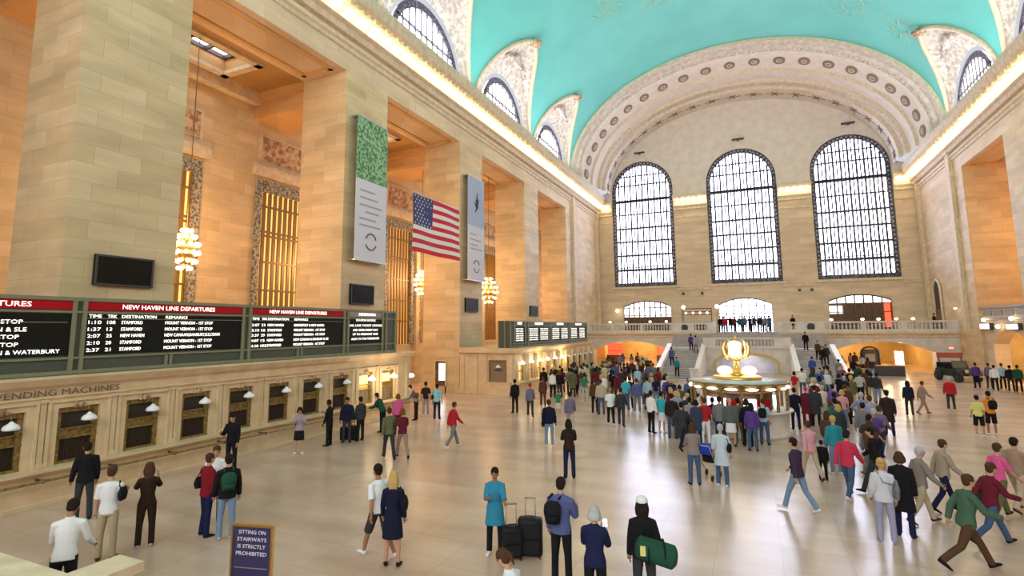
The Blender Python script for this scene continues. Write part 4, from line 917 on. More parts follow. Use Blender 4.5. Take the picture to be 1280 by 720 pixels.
chandelier((-20.6, 43.9, 7.95), .8, 2.6, 'bulb-covered gilt chandelier hanging beyond the third pier', 18.6)
chandelier((-22.3, 35.6, 8.1), .55, 2.1, 'bulb-covered gilt chandelier mostly hidden behind the third pier', 18.6)
# doorway with a lit poster in the third pier
t = thing('pier_doorway', 'narrow wooden doorway with a bright white poster in the side of the third pier', 'door', (-19.86, P0+2*T, 0))
bx(-.45, .45, -.08, 0, 0, 2.2).obj('door_leaf', 'wood', t); bx(-.1, .38, -.12, -.08, .85, 2.05).obj('lit_poster', 'screen', t)
g = G(); g.box(-.52, -.42, -.12, 0, 0, 2.28); g.box(.42, .52, -.12, 0, 0, 2.28); g.box(-.52, .52, -.12, 0, 2.2, 2.28); g.obj('door_frame', 'trim', t)
t = thing('wall_lamp', 'glowing lamp on a bracket past the far end of the nearer ticket booth', 'lamp', (-16.6, 25.3, 2.0)); q = G(); q.ball((.3, .2, 0), .14, 10, 0, 1.2, 1.2, .8); q.obj('lamp_shade', 'shade_lit', t); g = G(); g.tube([(0, 0, .2), (.3, .2, .3), (.3, .2, .1)], .02, 5); g.obj('lamp_arm', 'brass', t)
# low wall bay in the recess between booth and third pier
# foreground parapet and notice
t = thing('stair_parapet', 'pale stone parapet corner in the bottom left foreground', 'parapet', (-5.3, 3.5, 0))
g = G(); g.box(-6, 0, -.5, .02, 0, 1.9); g.box(-.32, 0, 0, .5, 0, 1.9); g.obj('parapet_wall', 'booth', t)
g = G(); g.box(-6, .06, -.56, .08, 1.9, 2.0); g.box(-.38, .06, .08, .6, 1.9, 2.0); g.obj('coping', 'trim', t)
t = thing('notice_stand', 'navy notice on a stand asking people not to sit on the stairs', 'sign', (-5.98, 6.2, 0), .25)
bx(-.31, .31, -.015, .015, .62, 1.6).obj('notice_board', 'purple', t); bb = t.children[0]
g = G(); g.box(-.34, -.31, -.03, .03, .6, 1.62); g.box(.31, .34, -.03, .03, .6, 1.62); g.box(-.34, .34, -.03, .03, 1.6, 1.63); g.box(-.34, .34, -.03, .03, .59, .62); g.obj('gold_frame', 'gold', t)
for i, (s_, w_) in enumerate((('SITTING ON', .44), ('STAIRWAYS', .48), ('IS STRICTLY', .46), ('PROHIBITED', .50))): text(s_, .075, fy(0, -.018, 1.50-.10*i), 'banner', bb, align='CENTER', width=w_)
bx(-.27, .27, -.02, -.015, 1.02, 1.03).obj('pale_rule', 'silver', bb); bx(-.27, .1, -.02, -.015, .80, .81).obj('pale_rule', 'silver', bb)
g = G(); g.tube([(.17+.08*cos(2*pi*i/14), -.02, .78+.08*sin(2*pi*i/14)) for i in range(15)], .012, 5); g.obj('round_emblem', 'silver', bb)
g = G(); g.tube([(0, .02, .62), (0, .02, .04)], .03, 8); g.box(-.25, .25, -.2, .25, 0, .04); g.obj('stand', 'gold', t)
# ================================================================ PEOPLE
C = dict(black=(.012, .012, .014), charcoal=(.04, .04, .045), grey=(.18, .18, .19), lightgrey=(.45, .45, .47), white=(.75, .75, .78), cream=(.62, .55, .42), khaki=(.42, .34, .22), beige=(.48, .39, .29),
         brown=(.09, .045, .025), darkbrown=(.03, .018, .012), navy=(.014, .018, .06), denim=(.06, .10, .20), lightdenim=(.17, .25, .38), lavender=(.30, .30, .44), blue=(.04, .10, .38), paleblue=(.36, .50, .66), cyan=(.05, .42, .50),
         teal=(.03, .24, .30), green=(.03, .20, .09), darkgreen=(.02, .07, .045), red=(.42, .02, .03), maroon=(.13, .015, .03), pink=(.62, .10, .26), palepink=(.60, .30, .34), orange=(.75, .26, .04), yellow=(.68, .62, .22), purple=(.10, .05, .24),
         slateblue=(.09, .11, .27), olive=(.12, .12, .06), blond=(.50, .33, .12), greyhair=(.42, .42, .44), hair=(.02, .013, .01), brownhair=(.07, .035, .02), ginger=(.20, .06, .02), skin=(.52, .29, .19), tan=(.36, .18, .10), darkskin=(.12, .06, .035))
POSE = dict(
    stand=dict(), rest=dict(hip=(4, -3), knee=(10, 0), arm=((8, 10, 18, 5), (4, 9, 12, 5))), walk=dict(lean=3, hip=(24, -16), knee=(6, 22), arm=((-20, 8, 14, 0), (22, 8, 26, 0))),
    stride=dict(lean=7, hip=(34, -26), knee=(8, 30), arm=((-32, 10, 20, 0), (34, 8, 40, 0))), phone=dict(arm=((32, 8, 92, 28), (32, 8, 92, 28)), head=18), photo=dict(arm=((48, 14, 98, 34), (48, 14, 98, 34)), head=4),
    hip=dict(arm=((-18, 38, 70, 70), (5, 10, 12, 0))), lean=dict(lean=26, arm=((28, 8, 50, 15), (28, 8, 50, 15)), head=6), hold=dict(arm=((6, 8, 14, 0), (22, 10, 88, 18)), head=8), push=dict(lean=8, arm=((30, 6, 42, 4), (30, 6, 42, 4))),
    onehand=dict(arm=((36, 8, 52, -6), (22, 6, 88, 20)), headyaw=-8), bow=dict(lean=14, arm=((20, 8, 70, 12), (14, 14, 40, 0)), head=24), tug=dict(lean=2, arm=((4, 8, 10, 0), (-6, 14, 8, 0))))
def rot(v, ax, deg): return Matrix.Rotation(radians(deg), 3, ax) @ v
def joints(sex, p):
    f = sex == 'f'; J = {}; le = p.get('lean', 0); hip = p.get('hip', (0, 0)); kn = p.get('knee', (0, 0)); arm = p.get('arm', ((3, 9, 10, 4), (3, 9, 10, 4)))
    pel = Vector((0, 0, .93)); J['pel'] = pel; sw = .158 if f else .182; hw = .088
    def sp(x, y, z): return pel+rot(Vector((x, y, z-.93)), 'X', -le)
    J['waist'] = sp(0, .0, 1.07); J['chest'] = sp(0, .01, 1.27); J['sh'] = sp(0, -.005, 1.40); J['neck'] = sp(0, 0, 1.475); J['nt'] = sp(0, .015, 1.53)
    hp = p.get('head', 0); J['head'] = J['nt']+rot(Vector((0, .02, .10)), 'X', -le*.5-hp); J['hrot'] = (-le*.5-hp, p.get('headyaw', 0)); J['sp'] = sp
    for i, s in enumerate((-1, 1)):
        h = Vector((s*hw, 0, .90)); d1 = rot(Vector((0, 0, -1)), 'X', hip[i]); d1 = rot(d1, 'Y', -s*3.5); k = h+d1*.43
        d2 = rot(Vector((0, 0, -1)), 'X', hip[i]-kn[i]); d2 = rot(d2, 'Y', -s*1.5); a = k+d2*.41
        J['hip%d' % i], J['knee%d' % i], J['ank%d' % i] = h, k, a; J['fdir%d' % i] = rot(Vector((s*.18, 1, 0)), 'X', min(0, (hip[i]-kn[i])*.7) if hip[i] < 0 else (hip[i]-kn[i])*.5)
        fl, ab, el, inw = arm[i]; S = sp(s*sw, -.005, 1.375)
        u = rot(rot(Vector((0, 0, -1)), 'Y', -s*ab), 'X', fl+le*.0); E_ = S+u*.285
        w = rot(rot(rot(Vector((0, 0, -1)), 'Y', -s*(ab*.6)), 'X', fl+el), 'Z', s*inw); Wr = E_+w*.25
        J['shd%d' % i], J['elb%d' % i], J['wri%d' % i], J['wdir%d' % i] = S, E_, Wr, w
    low = min(J['ank0'].z, J['ank1'].z)-.075
    return J, low
def remesh(g, vox, smooth=3):
    me = D.meshes.new('t'); me.from_pydata(g.v, [], g.f); o = D.objects.new('t', me); COL.objects.link(o)
    m = o.modifiers.new('r', 'REMESH'); m.mode = 'VOXEL'; m.voxel_size = vox; m.use_smooth_shade = True
    if smooth: s = o.modifiers.new('s', 'SMOOTH'); s.factor = .5; s.iterations = smooth
    r = D.meshes.new_from_object(o.evaluated_get(bpy.context.evaluated_depsgraph_get())); D.objects.remove(o)
    q = G(); q.v = [tuple(v.co) for v in r.vertices]; q.f = [list(p.vertices) for p in r.polygons]; q.m = [0]*len(q.f); q.sm = [True]*len(q.f)
    return q
FW = (0, 1, 0)
def hand(g, J, i, curl=28):
    w = J['wdir%d' % i]; s = (-1, 1)[i]; side = w.cross(Vector((s, 0, 0)))
    fwd = Vector((0, 1, 0)) if abs(w.y) < .75 else Vector((0, 0, 1)); fwd = (fwd-w*fwd.dot(w)).normalized(); n = w.cross(fwd)*(1 if i == 0 else -1)   # n: palm normal, towards the body
    if n.dot(Vector((-s, 0, 0))) < 0 and abs(w.y) < .75: n = -n
    p = J['wri%d' % i]
    g.tube([p-w*.02, p+w*.02, p+w*.085], [(.026, .02), (.034, .017), (.036, .014)], 8, flat=fwd if False else None)
    for k, L in enumerate((.062, .07, .066, .052)):
        b = p+w*.08+fwd*(.028-.018*k); c = b+w*L*.5+n*.008; d = c+(w*.75+n*.6).normalized()*L*.5; g.tube([b, c, d], [.0095, .009, .007], 5)
    b = p+w*.025+fwd*.03; g.tube([b, b+fwd*.028+w*.022, b+fwd*.034+w*.05], [.012, .0105, .008], 5)
MC = {}
def body_mesh(sex, pose, vox):
    key = ('body', sex, pose, vox)
    if key in MC: return MC[key]
    J, low = joints(sex, POSE[pose]); g = G(); f = sex == 'f'
    k = .92 if f else 1
    g.tube([J['sp'](0, 0, .86), J['pel'], J['waist'], J['chest'], J['sh'], J['neck']], [(.10, .08), (.145 if f else .14, .10), (.112*k, .085), (.14*k, .10), (.115*k, .08), (.055, .055)], 12, flat=FW)
    g.tube([J['neck']-Vector((0, 0, .04)), J['nt'], J['head']-Vector((0, 0, .03))], [.058*k, .053*k, .05*k], 10)
    for i in (0, 1):
        g.tube([J['hip%d' % i]+Vector((0, 0, .03)), J['hip%d' % i].lerp(J['knee%d' % i], .4), J['knee%d' % i], J['knee%d' % i].lerp(J['ank%d' % i], .35), J['ank%d' % i]], [.085, .073, .05, .052, .034], 10)
        a = J['ank%d' % i]; d = J['fdir%d' % i].normalized(); g.tube([a-d*.03-Vector((0, 0, .03)), a+d*.06-Vector((0, 0, .035)), a+d*.15-Vector((0, 0, .052))], [(.033, .035), (.038, .028), (.03, .016)], 8)
        S = J['shd%d' % i]; c = J['sh'].lerp(S, .5)
        g.tube([c, S, S.lerp(J['elb%d' % i], .5), J['elb%d' % i], J['elb%d' % i].lerp(J['wri%d' % i], .35), J['wri%d' % i]], [.058*k, .05*k, .044*k, .038*k, .036*k, .025*k], 9)
    h = J['head']; R = Matrix.Rotation(radians(J['hrot'][1]), 3, 'Z') @ Matrix.Rotation(radians(J['hrot'][0]), 3, 'X')
    X4 = Matrix.Translation(h) @ R.to_4x4()
    g.X = X4; g.ball((0, -.008, .025), .085, 14, 0, .92, 1.1, 1.1); g.ball((0, .025, -.035), .062, 12, 0, .95, 1.1, 1.15); g.ball((0, .045, -.085), .028, 8); g.X = None
    q = remesh(g, vox, 2)
    q.X = X4; q.tube([(0, .078, .012), (0, .104, -.022), (0, .088, -.03)], [.010, .015, .009], 6); 
    for s in (-1, 1): q.ball((s*.082, -.005, -.012), .026, 8, 0, .35, .8, 1.2)
    q.tube([(-.022, .085, -.058), (0, .093, -.058), (.022, .085, -.058)], [.004, .008, .004], 5)
    q.X = None
    for i in (0, 1): hand(q, J, i)
    me = q.mesh('body', 'skin'); MC[key] = (me, low, J, X4); return MC[key]
def top_mesh(kind, sex, pose, vox):
    key = (kind, sex, pose, vox)
    if key in MC: return MC[key]
    J, low = joints(sex, POSE[pose]); g = G(); f = sex == 'f'; k = .93 if f else 1
    bulk = {'coat': .025, 'jacket': .02, 'shirt': .01, 'tshirt': .008, 'tunic': .022, 'dress': .01}[kind]
    hem = {'coat': .52, 'jacket': .84, 'shirt': .85, 'tshirt': .86, 'tunic': .58, 'dress': .50}[kind]
    pts = [J['sp'](0, 0, .86 if hem < .8 else hem), J['pel'], J['waist'], J['chest'], J['sh'], J['neck']-Vector((0, 0, .01))]
    rd = [(.165, .125), (.165, .122), (.135*k, .105), (.165*k, .122), (.128*k, .094), (.064, .064)]
    rd = [(a+bulk, b+bulk*.8) for a, b in rd]
    if hem < .8: pts = [Vector((0, 0, hem)), Vector((0, 0, .7))]+pts; rd = [(.20+bulk, .155), (.185+bulk, .14)]+rd
    g.tube(pts, rd, 14, flat=FW)
    short = kind in ('tshirt', 'tunic')
    for i in (0, 1):
        S = J['shd%d' % i]; c = J['sh'].lerp(S, .45); e = J['elb%d' % i]; w = J['wri%d' % i]; b = bulk*.8
        if kind == 'tshirt': g.tube([c, S, S.lerp(e, .55), S.lerp(e, .85)], [.064+b, .057+b, .056+b, .06+b], 9)
        elif kind == 'tunic': g.tube([c, S, S.lerp(e, .55), e.lerp(w, .35)], [.062+b, .055+b, .052+b, .05+b], 9)
        else: g.tube([c, S, S.lerp(e, .5), e, e.lerp(w, .4), w], [.064+b, .056+b, .054+b, .048+b, .044+b, .036+b], 9)
    if kind in ('coat', 'jacket', 'shirt'): g.tube([J['neck']-Vector((0, 0, .03)), J['neck']+Vector((0, 0, .015))], [.075, .066], 10)
    q = remesh(g, vox, 4); MC[key] = q.mesh(kind, 'cloth'); return MC[key]
def bottom_mesh(kind, sex, pose, vox):
    key = (kind, sex, pose, vox)
    if key in MC: return MC[key]
    J, low = joints(sex, POSE[pose]); g = G()
    g.tube([Vector((0, 0, .82)), J['pel'], J['sp'](0, 0, 1.03)], [(.15, .11), (.158, .115), (.14, .105)], 12, flat=FW)
    if kind == 'skirt': g.tube([Vector((0, 0, .50)), Vector((0, 0, .75)), J['pel']], [(.20, .15), (.185, .14), (.16, .12)], 14, flat=FW)
    else:
        end = {'trousers': 1.0, 'shorts': 0}[kind]
        for i in (0, 1):
            h, k_, a = J['hip%d' % i], J['knee%d' % i], J['ank%d' % i]
            if kind == 'shorts': g.tube([h+Vector((0, 0, .02)), h.lerp(k_, .5), k_+(k_-h)*.03], [.098, .09, .088], 10)
            else: g.tube([h+Vector((0, 0, .02)), h.lerp(k_, .45), k_, k_.lerp(a, .4), a-Vector((0, 0, .02))], [.098, .086, .066, .064, .062], 10)
    q = remesh(g, vox, 3); MC[key] = q.mesh(kind, 'cloth'); return MC[key]
def shoe_mesh(sex, pose, i):
    key = ('shoe', sex, pose, i)
    if key in MC: return MC[key]
    J, low = joints(sex, POSE[pose]); g = G(); a = J['ank%d' % i]; d = J['fdir%d' % i].normalized(); z = Vector((0, 0, 1))
    g.tube([a-d*.055-z*.035, a-d*.02-z*.03, a+d*.07-z*.042, a+d*.15-z*.053, a+d*.185-z*.058], [(.03, .038), (.042, .046), (.046, .034), (.04, .022), (.022, .014)], 10)
    MC[key] = g.mesh('shoe', 'cloth'); return MC[key]
def hair_mesh(kind, X4key, X4, vox):
    key = ('hair', kind, X4key)
    if key in MC: return MC[key]
    g = G(); g.X = X4
    if kind != 'cap': g.ball((0, -.018, .045), .092, 12, 0, 1, 1.12, 1.05); g.ball((0, -.045, .0), .078, 10, 0, 1.1, .8, 1.2)
    if kind == 'long': g.tube([(0, -.06, .05), (0, -.085, -.08), (0, -.085, -.2), (0, -.08, -.27)], [(.09, .05), (.098, .05), (.09, .035), (.05, .02)], 10, flat=FW); [g.tube([(s*.07, -.02, .03), (s*.092, -.02, -.06), (s*.085, -.03, -.16)], [.03, .028, .018], 7) for s in (-1, 1)]
    if kind == 'bob': g.tube([(0, -.04, .05), (0, -.06, -.06), (0, -.06, -.11)], [(.095, .06), (.105, .06), (.09, .045)], 10, flat=FW); [g.tube([(s*.075, 0, .03), (s*.095, .0, -.05), (s*.088, -.01, -.1)], [.03, .03, .022], 7) for s in (-1, 1)]
    if kind == 'bun': g.ball((0, -.12, .06), .04, 8)
    if kind == 'pony': g.tube([(0, -.1, .05), (0, -.15, 0), (0, -.13, -.14)], [.03, .034, .012], 7)
    if kind == 'cap': g.tube([(0, .06, .07), (0, .17, .06)], [(.075, .02), (.05, .008)], 9); g.ball((0, -.015, .075), .102, 12, 0, 1, 1.1, .8)
    if kind == 'hood': g.ball((0, -.03, 0), .12, 12, 0, 1, 1, 1.3)
    q = remesh(g, .012, 2); MC[key] = q.mesh('cap' if kind == 'cap' else 'hair', 'cloth'); return MC[key]
EY = G()
for s in (-1, 1): EY.ball((s*.032, .079, .008), .011, 6); EY.tube([(s*.05, .078, .032), (s*.02, .088, .036)], .004, 4)
def piece(name, me, root, col):
    o = link(name, me, root); o.color = (*C[col], 1) if isinstance(col, str) else (*col, 1); return o
def person(x, y, z, rz, h, sex, pose, skin, hair, haircol, top, topcol, bot, botcol, shoe, label, group=None, fine=0):
    vox = .012 if fine else .02
    me, low, J, X4 = body_mesh(sex, pose, vox)
    s = h/1.71; low = min(v.co.z for i in (0, 1) for v in shoe_mesh(sex, pose, i).vertices)-.002
    r = thing('person', label, 'person', (x, y, z-low*s), rz, group); r.scale = (s, s, s)
    piece('body', me, r, skin)
    if hair == 'cap': piece('hair', hair_mesh('long' if haircol == 'white' else 'short', (sex, pose), X4, vox), r, 'hair')
    if hair != 'bald': piece('cap' if hair == 'cap' else 'hair', hair_mesh(hair, (sex, pose), X4, vox), r, haircol)
    piece(top, top_mesh(top, sex, pose, vox), r, topcol)
    if bot not in (None, 'none'): piece(bot, bottom_mesh(bot, sex, pose, vox), r, botcol)
    for i in (0, 1): piece('shoe', shoe_mesh(sex, pose, i), r, shoe)
    if fine:
        k = ('eyes', sex, pose)
        if k not in MC: g = G(); g.X = X4; g.add(EY.v, EY.f, 0, True); MC[k] = g.mesh('eyes', 'cloth')
        piece('eyes', MC[k], r, 'black')
    return r, J
def carried(name, label, cat, r, parts, group=None):
    t = thing(name, label, cat, tuple(r.location), r.rotation_euler.z, group); t.scale = r.scale
    for pn, g, m_, col in parts:
        o = g.obj(pn, m_, t)
        if col: o.color = (*C[col], 1)
    return t
def backpack(r, J, label, col='black', side=0):
    g = G(); s_ = J['sh']; w = J['waist']; g.tube([w+Vector((side, -.20, -.02)), J['chest']+Vector((side, -.24, -.04)), J['chest']+Vector((side, -.22, .07)), s_+Vector((side, -.17, .0))], [(.13, .07), (.155, .10), (.15, .09), (.10, .05)], 12, flat=FW)
    h = G(); h.tube([w+Vector((side, -.28, 0)), J['chest']+Vector((side, -.34, -.08))], [(.10, .03), (.11, .035)], 8, flat=FW)
    k = G()
    for e in (-.09, .09): k.tube([s_+Vector((side+e, -.14, .03)), s_+Vector((side*.6+e, -.02, .075)), s_+Vector((side*.6+e, .10, .0)), J['chest']+Vector((side*.6+e, .145, -.05))], .018, 6)
    return carried('backpack', label, 'backpack', r, [('pack', remesh(g, .015), 'cloth', col), ('front_pocket', h, 'cloth', col), ('strap', k, 'cloth', col)])
def shoulder_bag(r, J, label, col='black', s=1, dz=0, size=1.0, cross=True, name='shoulder_bag', back=0):
    p = J['pel']+Vector((s*.235, -.03-back, .08+dz)); g = G(); g.tube([p-Vector((0, 0, .13*size)), p, p+Vector((0, 0, .12*size))], [(.055, .13*size), (.075, .16*size), (.04, .12*size)], 10, flat=FW)
    k = G(); S = J['shd%d' % (0 if s < 0 else 1)]; o = J['shd%d' % (1 if s < 0 else 0)]
    if cross: a = J['sh'].lerp(o, .55); k.tube([p+Vector((0, -.1, .1)), J['chest']+Vector((0, -.16, 0)), a+Vector((0, -.05, .08)), a+Vector((0, .05, .06)), J['chest']+Vector((0, .15, -.02)), p+Vector((0, .08, .1))], .013, 5)
    else: k.tube([p+Vector((0, -.08, .1)), S+Vector((s*.0, -.06, .0)), S+Vector((-s*.02, 0, .085)), S+Vector((0, .06, .0)), p+Vector((0, .08, .1))], .012, 5)
    return carried(name, label, 'bag', r, [('pouch', remesh(g, .015), 'cloth', col), ('strap', k, 'cloth', col)])
def suitcase(x, y, rz, w, h, d, label, handle=1.0, col=None, group=None):
    t = thing('suitcase', label, 'suitcase', (x, y, 0), rz, group)
    g = G(); g.tube([(0, 0, .05), (0, 0, .08), (0, 0, h-.04), (0, 0, h)], [(w/2*.9, d/2*.8), (w/2, d/2), (w/2, d/2), (w/2*.9, d/2*.75)], 16, flat=FW)
    for i, v in enumerate(g.v):      # square the rounded column into a soft box
        vx, vy = v[0]/(w/2), v[1]/(d/2); m_ = max(abs(vx), abs(vy), 1e-6); L = sqrt(vx*vx+vy*vy); k = 1+(L/m_-1)*.8; g.v[i] = (v[0]*k, v[1]*k, v[2])
    b = g.obj('case', 'leather', t)
    q = G(); q.box(-w*.38, w*.38, -d/2-.035, -d/2+.01, .12, h*.5); q.box(-w*.38, w*.38, -d/2-.025, -d/2+.01, h*.56, h*.9); q.obj('front_pocket', 'leather', t)
    q = G()
    if handle: 
        for e in (-1, 1): q.tube([(e*.1, d*.25, h-.02), (e*.1, d*.25, handle)], .009, 6)
        q.tube([(-.11, d*.25, handle), (.11, d*.25, handle)], .017, 6); q.obj('pull_handle', 'grey', t)
    q = G(); q.tube([(-.08, 0, h-.01), (-.07, 0, h+.035), (.07, 0, h+.035), (.08, 0, h-.01)], .012, 6); q.obj('grab_handle', 'rubber', t)
    for e in (-1, 1):
        for f_ in (-1, 1): q = G(); q.ball((e*w*.38, f_*d*.32, .032), .032, 8, 0, .6, 1, 1); q.obj('wheel', 'rubber', t)
    return t
C.update(lavgrey=(.33,.28,.36),navyblack=(.012,.014,.035),palebrown=(.33,.22,.16),cyanpale=(.22,.48,.56),tealblue=(.035,.22,.36),purplegrey=(.16,.14,.22),maroonbrown=(.12,.04,.035),brownblack=(.03,.02,.02),navygrey=(.05,.06,.11),darkgreygreen=(.10,.12,.12),taupe=(.24,.20,.18),taupe2=(.34,.27,.21),palebluegrey=(.50,.58,.66),charpurple=(.05,.03,.06),redpink=(.52,.04,.08),palegrey=(.56,.56,.64),bluegrey=(.22,.26,.38),darkgreen2=(.06,.12,.08),purple2=(.16,.08,.30),darkteal=(.03,.12,.12),palewhite=(.72,.74,.8),maroon2=(.20,.012,.02))
